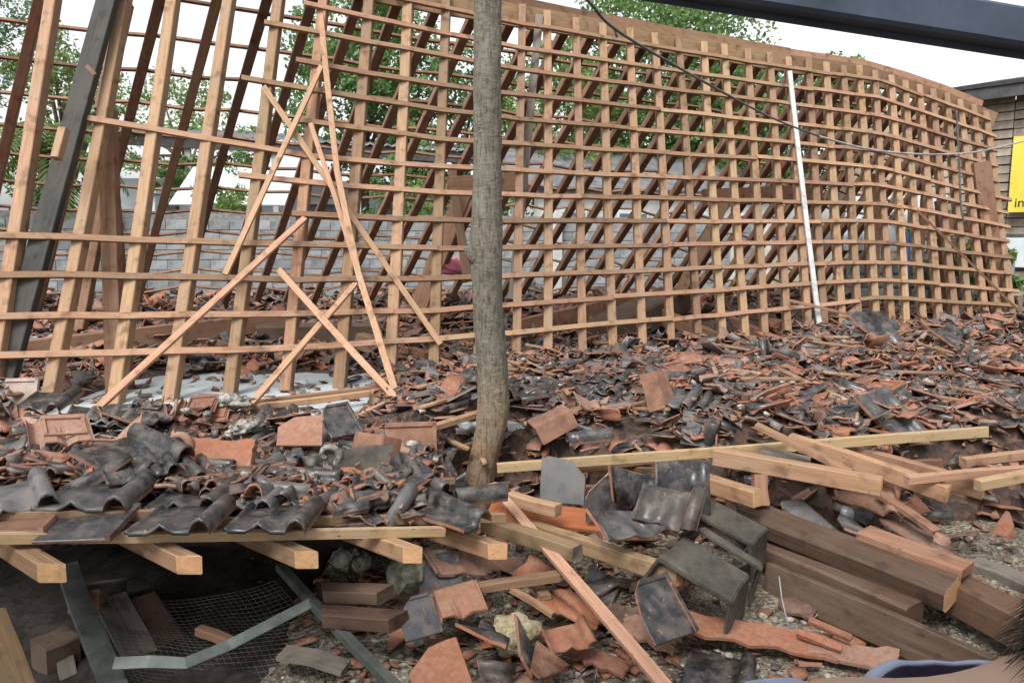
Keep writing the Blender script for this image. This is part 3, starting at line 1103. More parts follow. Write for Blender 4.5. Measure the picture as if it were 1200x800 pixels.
def tree(label, base, crown_c, crown_r, nclump, per, size, mat, seed, group='trees beyond the wall', name='broadleaf_tree', trunk_r=0.16, asp=0.5):
    random.seed(seed)
    t = empty(name, base)
    tag(t, label, 'tree', group)
    base = V(base)
    cc = V(crown_c)
    cr = V(crown_r)
    clumps = []
    limbs = []
    nclump = int(nclump * 1.35)
    for k in range(nclump):
        while True:
            d = V((random.uniform(-1, 1), random.uniform(-1, 1), random.uniform(-1, 1)))
            if 0.25 < d.length < 1:
                break
        p = cc + V((d.x * cr.x, d.y * cr.y, d.z * cr.z))
        clumps.append((tuple(p), random.uniform(0.14, 0.34) * min(cr.x, cr.z)))
        if k % 4 == 0:
            limbs.append(p)
    fork = base.lerp(cc, 0.55) + V((0, 0, 0))
    tr = link('trunk', tube_mesh('trunk', [base - V((0, 0, 0.1)), base.lerp(fork, 0.5) + V((random.uniform(-.2, .2), 0, 0)), fork, cc], [trunk_r * 1.25, trunk_r, trunk_r * 0.85, trunk_r * 0.4], M['far_bark'], 9), t, Matrix())
    for p in limbs[:9]:
        st = fork.lerp(cc, random.random() * 0.7)
        link('limb', tube_mesh('limb', [st, st.lerp(p, 0.5) + V((0, 0, 0.15)), p], [trunk_r * 0.4, trunk_r * 0.28, trunk_r * 0.1], M['far_bark'], 6), t, Matrix())
    leaf_cloud('crown', clumps, int(per * 1.7), size * 0.58, mat, t, seed, asp=asp)
    return t


def at(px, py, Y):
    return P(px, py, Y)


def gr(px, Y):
    p = P(px, 300, Y)
    return (p.x, p.y, 0)


TREES = [
    # label, px, py, Y, rx, rz, clumps, per, size, mat
    ('feathery blue green tree at the upper left corner', -15, 45, 19, 2.1, 1.9, 55, 45, 0.10, 'leaf_blue'),
    ('tall blue green tree just right of the palm', 75, 120, 19, 1.5, 1.8, 45, 50, 0.10, 'leaf_light'),
    ('small pale tree rising over the dark eave on the left', 215, 150, 27, 3.4, 1.7, 60, 40, 0.13, 'leaf_light'),
    ('bushy green tree seen left of the foreground trunk', 425, 95, 25, 2.6, 3.4, 110, 70, 0.15, 'leaf'),
    ('leafy tree directly behind the foreground trunk', 545, 150, 25, 2.3, 3.0, 70, 55, 0.15, 'leaf'),
    ('bright green tree right of the foreground trunk', 660, 165, 23, 2.0, 3.0, 75, 65, 0.14, 'leaf_light'),
    ('tall dense tree showing above the ridge under the blue beam', 768, 110, 26, 3.5, 4.3, 170, 75, 0.15, 'leaf'),
    ('green tree behind the middle of the lattice', 850, 170, 24, 2.1, 2.9, 80, 65, 0.14, 'leaf'),
    ('dark tree behind the white painted upright', 945, 150, 26, 2.2, 2.3, 75, 65, 0.14, 'leaf_blue'),
    ('tree just reaching over the ridge on the right', 985, 120, 24, 1.3, 1.3, 36, 60, 0.12, 'leaf_light'),
    ('low round tree behind the small shed', 240, 205, 21, 1.5, 0.8, 30, 50, 0.10, 'leaf'),
    ('slim young tree behind the block wall left of centre', 470, 240, 20.5, 1.4, 1.3, 40, 50, 0.11, 'leaf'),
]
for k, (lab, px, py, Y, rx, rz, nc, per, size, mt) in enumerate(TREES):
    c_ = at(px, py, Y)
    tree(lab, gr(px + 6, Y), c_, (rx, rx, rz), nc, per, size, M[mt], 100 + k)


def bush(label, px, py, Y, r, n, per, size, mt, seed, asp=0.35):
    c_ = P(px, py, Y)
    b = empty('shrub', (c_.x, c_.y, 0))
    tag(b, label, 'shrub', 'shrubs beyond the roof frame')
    random.seed(seed)
    cl = []
    for k in range(n):
        d = V((random.gauss(0, .5), random.gauss(0, .5), random.gauss(0, .5)))
        p_ = c_ + d * r
        p_.z = max(p_.z, 0.2)
        cl.append((tuple(p_), 0.33 * r))
    for k in range(4):
        link('stem', tube_mesh('stem', [V((c_.x + random.uniform(-.1, .1), c_.y, 0)), c_ + V((random.uniform(-.4, .4) * r, 0, 0.2 * r))], [0.03, 0.012], M['far_bark'], 6), b, Matrix())
    leaf_cloud('foliage', cl, per, size, M[mt], b, seed, asp=asp)


bush('large leaved green plant at the right edge beside the plank house', 1200, 352, 11.6, 0.38, 14, 30, 0.10, 'leaf', 31)
bush('leafy plant behind the right end of the lattice', 1130, 300, 12.2, 0.45, 22, 30, 0.10, 'leaf_light', 32)
bush('drooping green plant beside the blue pipe', 1105, 290, 12.3, 0.6, 14, 26, 0.10, 'leaf', 33, 0.22)
bush('yellow green hedge over the block wall on the left', 270, 240, 16.6, 0.7, 26, 40, 0.07, 'leaf_light', 34)
bush('green undergrowth behind the block wall left of the trunk', 545, 245, 18.5, 1.1, 30, 45, 0.09, 'leaf_light', 35)
bush('green undergrowth at the left edge below the palm', 30, 250, 14.9, 1.0, 26, 40, 0.09, 'leaf', 36)

# palm, left
pc = P(50, 185, 14.6)
palm = empty('palm_tree', (pc.x, pc.y, 0))
tag(palm, 'palm with arching fronds above the block wall on the left', 'palm tree')
link('trunk', tube_mesh('trunk', [V((pc.x, pc.y, -0.1)), V((pc.x + 0.05, pc.y, 1.5)), pc], [0.16, 0.12, 0.10], M['far_bark'], 10), palm, Matrix())
random.seed(9)
for k in range(22):
    az = k * 2.399 + random.uniform(-.2, .2)
    el = random.uniform(0.15, 1.15)
    ln = random.uniform(1.6, 2.4)
    vs_, fs_ = [], []
    prev = pc.copy()
    d = V((math.cos(az) * math.cos(el), math.sin(az) * math.cos(el), math.sin(el)))
    NS = 22
    for s_ in range(NS):
        d = (d + V((0, 0, -0.115))).normalized()
        nx = prev + d * (ln / NS)
        side = d.cross(V((0, 0, 1))).normalized()
        for sg_ in (-1, 1):
            L2 = 0.48 * math.sin(math.pi * (0.12 + 0.86 * s_ / NS))
            tip = prev + side * sg_ * L2 * 0.8 + d * L2 * 0.55 + V((0, 0, -0.22 * L2 - random.uniform(0, .06)))
            o_ = len(vs_)
            mid_ = prev.lerp(tip, 0.45) + V((0, 0, 0.03))
            vs_ += [prev, mid_ + d * 0.04, tip, mid_ - d * 0.04]
            fs_.append((o_, o_ + 1, o_ + 2, o_ + 3))
        o_ = len(vs_)
        vs_ += [prev + side * 0.012, nx + side * 0.01, nx - side * 0.01, prev - side * 0.012]
        fs_.append((o_, o_ + 1, o_ + 2, o_ + 3))
        prev = nx
    me = mesh_from('frond', vs_, fs_, M['leaf_palm'])
    at_ = me.attributes.new('rnd', 'FLOAT', 'FACE')
    at_.data.foreach_set('value', [clamp(random.gauss(0.5, 0.25)) for _ in fs_])
    link('frond', me, palm, Matrix())

# foreground tree: bare ringed trunk, crown above the picture
TY = 4.6
prof = [(640, 545, 72), (600, 552, 54), (575, 560, 42), (555, 564, 38), (530, 569, 38), (500, 576, 40), (475, 578.5, 42), (455, 578, 40), (430, 577, 38), (400, 575, 37), (360, 571.5, 37),
        (330, 570.5, 38.5), (305, 569, 41), (285, 569.5, 40), (250, 570, 37), (200, 570.5, 35), (150, 571, 34.5), (100, 571, 34), (50, 571.5, 33.5), (0, 571.5, 33), (-120, 570, 31), (-260, 566, 29), (-420, 560, 27)]
ft = empty('slender_tree', (P(560, 575, TY).x, TY, 0.0))
tag(ft, 'slender grey barked tree standing among the rubble in the foreground', 'tree')
# resample finely
NRG, SD = 90, 28
tv, tf = [], []
ptab_c = sorted([(-y, x) for y, x, w in prof])
ptab_w = sorted([(-y, w) for y, x, w in prof])
for i in range(NRG + 1):
    py = 640 + (-420 - 640) * i / NRG
    cx_ = interp(-py, ptab_c)
    wd_ = interp(-py, ptab_w)
    c_ = P(cx_, py, TY)
    rad_ = wd_ / FPX * TY / 2 * 0.94
    for k in range(SD):
        a = 2 * math.pi * k / SD
        d = V((math.cos(a), math.sin(a), 0))
        nz_ = noise.noise(V((d.x * 1.6, d.y * 1.6, c_.z * 2.2))) * 0.09 + noise.noise(V((d.x * 5, d.y * 5, c_.z * 9))) * 0.05 + noise.noise(V((0.3, 0.2, c_.z * 30))) * 0.02
        tv.append(c_ + d * rad_ * (1 + nz_))
for i in range(NRG):
    for k in range(SD):
        k2 = (k + 1) % SD
        tf.append((i * SD + k, i * SD + k2, (i + 1) * SD + k2, (i + 1) * SD + k))
tf.append(tuple(range(NRG * SD, (NRG + 1) * SD)))
trk = link('trunk', mesh_from('trunk', tv, tf, M['bark'], smooth=True), ft, Matrix())
kn = P(551, 300, TY - 0.02)
link('branch_stub', tube_mesh('branch_stub', [P(564, 312, TY - 0.03), P(552, 298, TY - 0.05), P(547, 289, TY - 0.06)], [0.05, 0.035, 0.022], M['bark'], 10), trk, Matrix())
tp = P(560, -420, TY)
random.seed(77)
cls = []
for k in range(7):
    a = k * 0.9 + random.random()
    e_ = tp + V((math.cos(a) * random.uniform(0.6, 1.3), math.sin(a) * random.uniform(0.6, 1.3), random.uniform(1.0, 2.2)))
    link('limb', tube_mesh('limb', [tp - V((0, 0, 0.1)), tp.lerp(e_, 0.5) + V((0, 0, 0.15)), e_], [0.055, 0.035, 0.012], M['bark'], 8), ft, Matrix())
    for _ in range(4):
        cls.append((tuple(e_ + V((random.gauss(0, .4), random.gauss(0, .4), random.gauss(0, .3)))), 0.35))
leaf_cloud('crown', cls, 60, 0.06, M['leaf'], ft, 55)

# ------------------------------------------------------------------ cable, steel beam over the yard
def catmull(pts, n=8):
    out = []
    p = [pts[0]] + list(pts) + [pts[-1]]
    for i in range(1, len(p) - 2):
        for k in range(n):
            t = k / n
            a, b, c, d = p[i - 1], p[i], p[i + 1], p[i + 2]
            out.append(0.5 * ((2 * b) + (c - a) * t + (2 * a - 5 * b + 4 * c - d) * t * t + (3 * b - a - 3 * c + d) * t ** 3))
    out.append(p[-2])
    return out


cpts = [P(560, -140, 2.9), P(640, -45, 3.4), P(690, 2, 3.8), P(722, 35, 4.2), P(800, 82, 5.0), P(900, 136, 6.2), P(960, 160, 7.0)]
cb = empty('overhead_cable', cpts[0])
tag(cb, 'sagging black overhead cable crossing in front of the lattice', 'cable')
link('black_length', tube_mesh('black_length', catmull(cpts), 0.0085, M['cable'], 8), cb, Matrix())
cp2 = [P(960, 160, 7.0), P(1030, 177, 7.9), P(1110, 181, 9.0), P(1165, 174, 10.0), P(1230, 155, 11.5), P(1300, 120, 12.0)]
link('highlight_length', tube_mesh('highlight_length', catmull(cp2), 0.011, M['highlight_and_wire'], 8), cb, Matrix())  # highlight on the black cable, painted as a paler stretch
link('clip', tube_mesh('clip', [P(720, 33, 4.2), P(723, 44, 4.2)], 0.006, M['cable'], 6), cb, Matrix())
hc = link('hanging_cord', tube_mesh('hanging_cord', catmull([P(1121, 130, 10.0), P(1124, 190, 9.95), P(1126, 240, 9.95), P(1130, 262, 9.95)]), 0.014, M['cable'], 6), None, Matrix())
tag(hc, 'black cord hanging down in front of the right end of the lattice', 'cord')

bA, bB = P(690, -46, 2.4), P(1330, 57, 2.75)
sb_ = empty('porch_beam', bB)
tag(sb_, 'slate blue porch beam crossing the upper right corner', 'beam')
beam('beam', bA, bB, 0.09, 0.128, M['navy_beam'], sb_, rings=4, cham=0.012)
beam('lip', bA + V((0, 0.03, -0.068)), bB + V((0, 0.03, -0.068)), 0.012, 0.03, M['navy_beam'], sb_, rings=3)
for q in (bB - V((0.08, 0, 0)),):
    beam('post', V((q.x, q.y, -0.05)), V((q.x, q.y, q.z - 0.08)), 0.1, 0.1, M['navy_beam'], sb_, upv=(0, 1, 0), cham=0.012)
q = bA + (bA - bB).normalized() * 2.2
beam('beam_end', q, bA, 0.09, 0.128, M['navy_beam'], sb_, rings=3, cham=0.012)
beam('post', V((q.x - 0.0, q.y - 0.05, -0.05)), V((q.x, q.y - 0.05, q.z)), 0.1, 0.1, M['navy_beam'], sb_, upv=(0, 1, 0), cham=0.012)


# unseen canopy above the viewpoint, added to shade the foreground
pr = empty('added_canopy', (0.6, 0.2, 2.6))
tag(pr, 'unseen sheet metal canopy added above the viewpoint for shade', 'canopy')
for k in range(4):
    x_ = -2.6 + k * 1.75
    beam('purlin', V((x_, 2.3, 2.66)), V((x_, -3.2, 3.02)), 0.05, 0.08, M['navy_beam'], pr)
link('shade_sheet', box_mesh('shade_sheet', 7.0, 4.0, 0.03, M['sheet'], 0.004), pr, Matrix.Translation((0.3, -1.4, 2.96)) @ Matrix.Rotation(R(-4), 4, 'X'))


# ------------------------------------------------------------------ roof tiles: whole tile, broken pieces
TH = 0.013
W_, L_T = 0.30, 0.33


def prof_z(t, v):
    z = 0.0
    if t > 0.76:
        k = (t - 0.88) / 0.12
        z = 0.05 * math.sqrt(max(0.0, 1 - k * k))
    z += 0.034 * math.exp(-((t - 0.42) / 0.085) ** 2) * sstep(0.6, 0.15, v)
    if t < 0.05:
        z += 0.008
    return z


def tile_bm(ribs=True):
    bm = bmesh.new()
    ts = [0, 0.045, 0.055, 0.26, 0.34, 0.42, 0.50, 0.58, 0.755, 0.77, 0.81, 0.88, 0.95, 0.99, 1.0]
    vsn = [0, 0.12, 0.3, 0.55, 1.0]
    top, bot = {}, {}
    for j, v in enumerate(vsn):
        for i, t in enumerate(ts):
            z = prof_z(t, v)
            x, y = (t - 0.5) * W_, (v - 0.5) * L_T
            top[i, j] = bm.verts.new((x, y, z))
            bot[i, j] = bm.verts.new((x, y, z - TH))
    nt_, nv_ = len(ts), len(vsn)

    def f(vs_, m):
        fc = bm.faces.new(vs_)
        fc.material_index = m
        fc.smooth = (m == 0)
    for j in range(nv_ - 1):
        for i in range(nt_ - 1):
            f((top[i, j], top[i + 1, j], top[i + 1, j + 1], top[i, j + 1]), 0)
            f((bot[i, j], bot[i, j + 1], bot[i + 1, j + 1], bot[i + 1, j]), 1)
    for i in range(nt_ - 1):
        f((top[i, 0], bot[i, 0], bot[i + 1, 0], top[i + 1, 0]), 0)
        f((top[i, nv_ - 1], top[i + 1, nv_ - 1], bot[i + 1, nv_ - 1], bot[i, nv_ - 1]), 1)
    for j in range(nv_ - 1):
        f((top[0, j], top[0, j + 1], bot[0, j + 1], bot[0, j]), 1)
        f((top[nt_ - 1, j], bot[nt_ - 1, j], bot[nt_ - 1, j + 1], top[nt_ - 1, j + 1]), 1)
    if ribs:
        for (cx_, cy_, sx, sy) in ((-0.02, -0.1, 0.2, 0.014), (-0.02, 0.1, 0.2, 0.014), (-0.115, 0, 0.012, 0.2), (0.07, 0, 0.012, 0.2)):
            r_ = bmesh.ops.create_cube(bm, size=1, matrix=Matrix.Translation((cx_, cy_, -TH - 0.005)) @ Matrix.Diagonal((sx, sy, 0.014, 1)))
            for v in r_['verts']:
                for fc in v.link_faces:
                    fc.material_index = 1
    return bm


def to_mesh(bm, name, mats):
    me = bpy.data.meshes.new(name)
    bm.to_mesh(me)
    bm.free()
    for m in mats:
        me.materials.append(m)
    return me


CLAYS = [M['glaze'], M['clay']]
TILE = to_mesh(tile_bm(), 'roof_tile', CLAYS)
CLAYTILE = TILE.copy()
CLAYTILE.materials.clear()
CLAYTILE.materials.append(M['clay'])
CLAYTILE.materials.append(M['clay'])


def cut_tile(seed, ncut, rmin, rmax):
    rs = random.Random(seed)
    bm = tile_bm(ribs=False)
    c = V((rs.uniform(-0.09, 0.11), rs.uniform(-0.1, 0.1), 0))
    a0 = rs.random() * 6.28
    for k in range(ncut):
        a = a0 + k * 6.28 / ncut + rs.uniform(-0.45, 0.45)
        nrm = V((math.cos(a), math.sin(a), rs.uniform(-0.35, 0.35)))
        co = c + V((math.cos(a), math.sin(a), 0)) * rs.uniform(rmin, rmax)
        geom = bm.verts[:] + bm.edges[:] + bm.faces[:]
        r_ = bmesh.ops.bisect_plane(bm, geom=geom, plane_co=co, plane_no=nrm, clear_outer=True)
        ed_ = [e for e in r_['geom_cut'] if isinstance(e, bmesh.types.BMEdge)]
        if ed_:
            old = set(bm.faces)
            try:
                bmesh.ops.holes_fill(bm, edges=ed_, sides=0)
            except Exception:
                pass
            for fc in bm.faces:
                if fc not in old:
                    fc.material_index = 1
    bmesh.ops.dissolve_limit(bm, angle_limit=0.05, verts=bm.verts[:], edges=bm.edges[:])
    bmesh.ops.triangulate(bm, faces=[f for f in bm.faces if len(f.verts) > 4])
    # chipped, uneven outline
    for v in bm.verts:
        if any(len(e.link_faces) < 2 or e.calc_face_angle(0) > 1.0 for e in v.link_edges):
            v.co += V((rs.uniform(-.004, .004), rs.uniform(-.004, .004), rs.uniform(-.0015, .0015)))
    if len(bm.verts):
        cc = sum((v.co for v in bm.verts), V()) / len(bm.verts)
        for v in bm.verts:
            v.co -= V((cc.x, cc.y, 0))
    return to_mesh(bm, 'broken_tile', CLAYS)


def roll_piece(seed, keep):
    rs_ = random.Random(seed)
    bm = tile_bm(ribs=False)
    for (co, no) in ((V((0.15 - keep, 0, 0)), V((-1, rs_.uniform(-.2, .2), 0))), (V((0, rs_.uniform(0.06, 0.15), 0)), V((rs_.uniform(-.4, .4), 1, 0)))):
        r_ = bmesh.ops.bisect_plane(bm, geom=bm.verts[:] + bm.edges[:] + bm.faces[:], plane_co=co, plane_no=no, clear_outer=True)
        old = set(bm.faces)
        bmesh.ops.holes_fill(bm, edges=[e for e in r_['geom_cut'] if isinstance(e, bmesh.types.BMEdge)], sides=0)
        for fc in bm.faces:
            if fc not in old:
                fc.material_index = 1
    cc = sum((v.co for v in bm.verts), V()) / len(bm.verts)
    for v in bm.verts:
        v.co -= V((cc.x, cc.y, 0))
    return to_mesh(bm, 'broken_tile', CLAYS)


ROLL = [roll_piece(60 + k, [0.075, 0.09, 0.085, 0.12, 0.15][k]) for k in range(5)]
BIG = [cut_tile(100 + k, 2, 0.06, 0.14) for k in range(9)]
MEDF = [cut_tile(200 + k, 3, 0.045, 0.10) for k in range(14)]
SMALL = [cut_tile(300 + k, 4, 0.02, 0.055) for k in range(12)]


def clay_copy(me):
    c = me.copy()
    c.materials.clear()
    c.materials.append(M['clay'])
    c.materials.append(M['clay'])
    return c


BIG_C = [clay_copy(m) for m in BIG]


def ridge_mesh(mats, L=0.36, w=0.16, top=0.085, h=0.13, th=0.016):
    bm = bmesh.new()
    out = [(-w, 0), (-top, h), (top, h), (w, 0)]
    inn = [(-w + th, 0), (-top + th * 0.6, h - th), (top - th * 0.6, h - th), (w - th, 0)]
    rings = []
    for j, y in enumerate((-L / 2, -L / 2 + 0.04, 0.0, L / 2)):
        s = 1.06 if j < 2 else 1.0
        rings.append(([bm.verts.new((x * s, y, z * s)) for x, z in out], [bm.verts.new((x * s, y, z * s)) for x, z in inn]))
    for j in range(3):
        for i in range(3):
            (o0, i0), (o1, i1) = rings[j], rings[j + 1]
            f = bm.faces.new((o0[i], o1[i], o1[i + 1], o0[i + 1]))
            f.material_index = 0
            f = bm.faces.new((i0[i], i0[i + 1], i1[i + 1], i1[i]))
            f.material_index = 1
        (o0, i0), (o1, i1) = rings[j], rings[j + 1]
        bm.faces.new((o0[0], i0[0], i1[0], o1[0])).material_index = 1
        bm.faces.new((o0[3], o1[3], i1[3], i0[3])).material_index = 1
    for j in (0, 3):
        o0, i0 = rings[j]
        for i in range(3):
            bm.faces.new((o0[i], o0[i + 1], i0[i + 1], i0[i])).material_index = 1
    bmesh.ops.recalc_face_normals(bm, faces=bm.faces)
    es = [e for e in bm.edges if len(e.link_faces) == 2 and e.calc_face_angle(0) > 0.5]
    bmesh.ops.bevel(bm, geom=es, offset=0.005, segments=2, affect='EDGES')
    return to_mesh(bm, 'ridge_tile', mats)


RIDGE_T = ridge_mesh([M['moss_clay'], M['moss_clay']])
RIDGE_B = ridge_mesh([M['glaze'], M['clay']])
RIDGE_C = ridge_mesh([M['brown_clay'], M['brown_clay']])


def plate_mesh(w, h, th, mats, seed, n=11, amp=0.12):
    """flat broken plate with a ragged outline"""
    rs = random.Random(seed)
    bm = bmesh.new()
    pts = []
    corners = [(-w / 2, -h / 2), (w / 2, -h / 2), (w / 2, h / 2), (-w / 2, h / 2)]
    for k in range(4):
        a, b = V(corners[k]), V(corners[(k + 1) % 4])
        for s in range(n):
            p = a.lerp(b, s / n)
            d = V((b.y - a.y, a.x - b.x)).normalized()
            p -= d * abs(rs.gauss(0, amp)) * min(w, h) * (0.4 if s == 0 else 1)
            pts.append(p)
    top = [bm.verts.new((p.x, p.y, 0.012 * noise.noise(V((p.x * 6, p.y * 6, seed))))) for p in pts]
    f = bm.faces.new(top)
    r_ = bmesh.ops.extrude_face_region(bm, geom=[f])
    for v in [g for g in r_['geom'] if isinstance(g, bmesh.types.BMVert)]:
        v.co.z += th
    bmesh.ops.recalc_face_normals(bm, faces=bm.faces)
    for fc in bm.faces:
        fc.material_index = 0 if fc.normal.z > 0.6 else 1
    bmesh.ops.triangulate(bm, faces=bm.faces)
    return to_mesh(bm, 'shard', mats)


def flat_tile(mats, w=0.25, h=0.27, th=0.014, cut=0):
    bm = bmesh.new()
    bmesh.ops.create_cube(bm, size=1, matrix=Matrix.Diagonal((w, h, th, 1)))
    es = [e for e in bm.edges]
    bmesh.ops.bevel(bm, geom=es, offset=0.003, segments=1, affect='EDGES')
    for (cx_, cy_, sx, sy) in ((0, h / 2 - 0.012, w, 0.02), (w / 2 - 0.01, 0, 0.018, h)):
        bmesh.ops.create_cube(bm, size=1, matrix=Matrix.Translation((cx_, cy_, th / 2 + 0.004)) @ Matrix.Diagonal((sx * 0.98, sy, 0.012, 1)))
    for fc in bm.faces:
        fc.material_index = 0 if fc.normal.z > 0.5 else 1
    if cut:
        rs_ = random.Random(cut)
        a0_ = rs_.choice([0.8, 2.3, 3.9, 5.4])
        for q in range(2):
            a = a0_ + q * rs_.uniform(0.35, 0.7)
            dr = V((math.cos(a), math.sin(a), rs_.uniform(-0.2, 0.2)))
            r_ = bmesh.ops.bisect_plane(bm, geom=bm.verts[:] + bm.edges[:] + bm.faces[:], plane_co=dr * rs_.uniform(0.09, 0.125), plane_no=dr, clear_outer=True)
            old = set(bm.faces)
            bmesh.ops.holes_fill(bm, edges=[e for e in r_['geom_cut'] if isinstance(e, bmesh.types.BMEdge)], sides=0)
            for fc in bm.faces:
                if fc not in old:
                    fc.material_index = 1
    return to_mesh(bm, 'flat_tile', mats)


FLAT_B = flat_tile([M['glaze'], M['clay']])
FLAT_B2 = [flat_tile([M['glaze'], M['clay']], cut=k) for k in range(1, 5)]
FLAT_C2 = [flat_tile([M['brown_clay'], M['clay']], cut=k) for k in range(5, 9)]
FLAT_M = flat_tile([M['mortar_board'], M['mortar_board']])
FLAT_C = flat_tile([M['clay'], M['clay']])


def orient(pos, yaw, pitch=0, roll=0, s=1.0, flip=False):
    m = Matrix.Translation(pos) @ Matrix.Rotation(yaw, 4, 'Z') @ Matrix.Rotation(pitch, 4, 'X') @ Matrix.Rotation(roll + (math.pi if flip else 0), 4, 'Y')
    return m @ Matrix.Scale(s, 4)


def thing(name, me, m, label, cat, group=None):
    o = link(name, me, None, m)
    return tag(o, label, cat, group)


# ------------------------------------------------------------------ fallen eave on the near left
eave = empty('fallen_eave', P(222, 662, 2.5))
tag(eave, 'fallen strip of eave with sawn rafter ends sticking out over the dark hollow', 'roof frame')
rd = V((-0.8, 0.6, 0.015)).normalized()
ENDS = [(60, 672, 2.40, 0.10), (222, 662, 2.50, 0.092), (359, 656, 2.65, 0.088), (483, 650, 2.80, 0.08), (583, 646, 2.95, 0.085)]
random.seed(41)
SKEW = -0.6
for (px, py, Y, w) in ENDS + [(-105, 680, 2.3, 0.1)]:
    p = P(px, py, Y)
    beam('rafter', p, p + rd * 2.3, w * 0.62, 0.07, M['rafter'], eave, rings=3, bow=0.006, endmat=M['end_grain'], skew=SKEW)
local_beam('batten', [P(-90, 631, 2.44), P(0, 630, 2.5), P(160, 629, 2.6), P(330, 626, 2.745), P(521, 622, 2.98)], 0.03, 0.036, V((0, 0, 1)), M['olive_wood'], eave)
local_beam('batten', [P(240, 612, 2.8), P(330, 611, 2.9), P(420, 609, 3.0), P(592, 606, 3.18)], 0.03, 0.036, V((0, 0, 1)), M['rafter'], eave)
local_beam('batten', [P(-60, 606, 2.6), P(60, 604, 2.66), P(180, 603, 2.75)], 0.03, 0.036, V((0, 0, 1)), M['rafter'], eave)
local_beam('batten', [P(-60, 560, 3.2), P(120, 562, 3.25), P(300, 566, 3.35), P(420, 570, 3.45)], 0.03, 0.036, V((0, 0, 1)), M['rafter'], eave)
for px, py, Y in ((45, 644, 2.55), (52, 640, 2.6)):
    q = P(px, py, Y)
    link('nail', tube_mesh('nail', [q, q + V((0.004, 0, 0.07))], 0.0025, M['metal'], 6), eave, Matrix())


def pile_z(x, y):
    zn = 0.66 - 0.12 * (x + 1.8)
    t = sstep(2.9, 4.0, y)
    z = zn * (1 - t) + 0.475 * t + 0.02 * noise.noise(V((x * 2.5, y * 2.5, 6)))
    return z


def heap_z(x, y):
    if x < -0.35 and 2.7 < y < 4.75:
        return max(rub_z(x, y), pile_z(x, y) * sstep(-0.3, -0.5, x))
    return rub_z(x, y)


# bed of the left heap, on top of the fallen rafters
def heap_bed(x0, x1, nx, y0, y1, ny):
    verts, faces = [], []
    for j in range(ny + 1):
        for i in range(nx + 1):
            x = x0 + (x1 - x0) * i / nx
            y = y0 + (y1 - y0) * j / ny
            y += 0.1 * noise.noise(V((x * 3, 0, 1))) * (1 - j / ny)
            verts.append((x, y, pile_z(x, y) - 0.035 + 0.02 * noise.noise(V((x * 9, y * 9, 2)))))
    nb_ = len(verts)
    for i in range(nx + 1):                       # front face falls to the ground
        x, y, z = verts[i]
        verts.append((x, y + 1.1, -0.05))
    for j in range(ny):
        for i in range(nx):
            a = j * (nx + 1) + i
            faces.append((a, a + 1, a + nx + 2, a + nx + 1))
    for i in range(nx):
        faces.append((nb_ + i, nb_ + i + 1, i + 1, i))
    return mesh_from('rubble_bed', verts, faces, M['rubble'])


hb = link('rubble_bed', heap_bed(-4.5, -0.42, 60, 2.92, 4.8, 30))
tag(hb, 'dark bed of broken tile and earth carrying the left heap', 'rubble', kind='stuff')

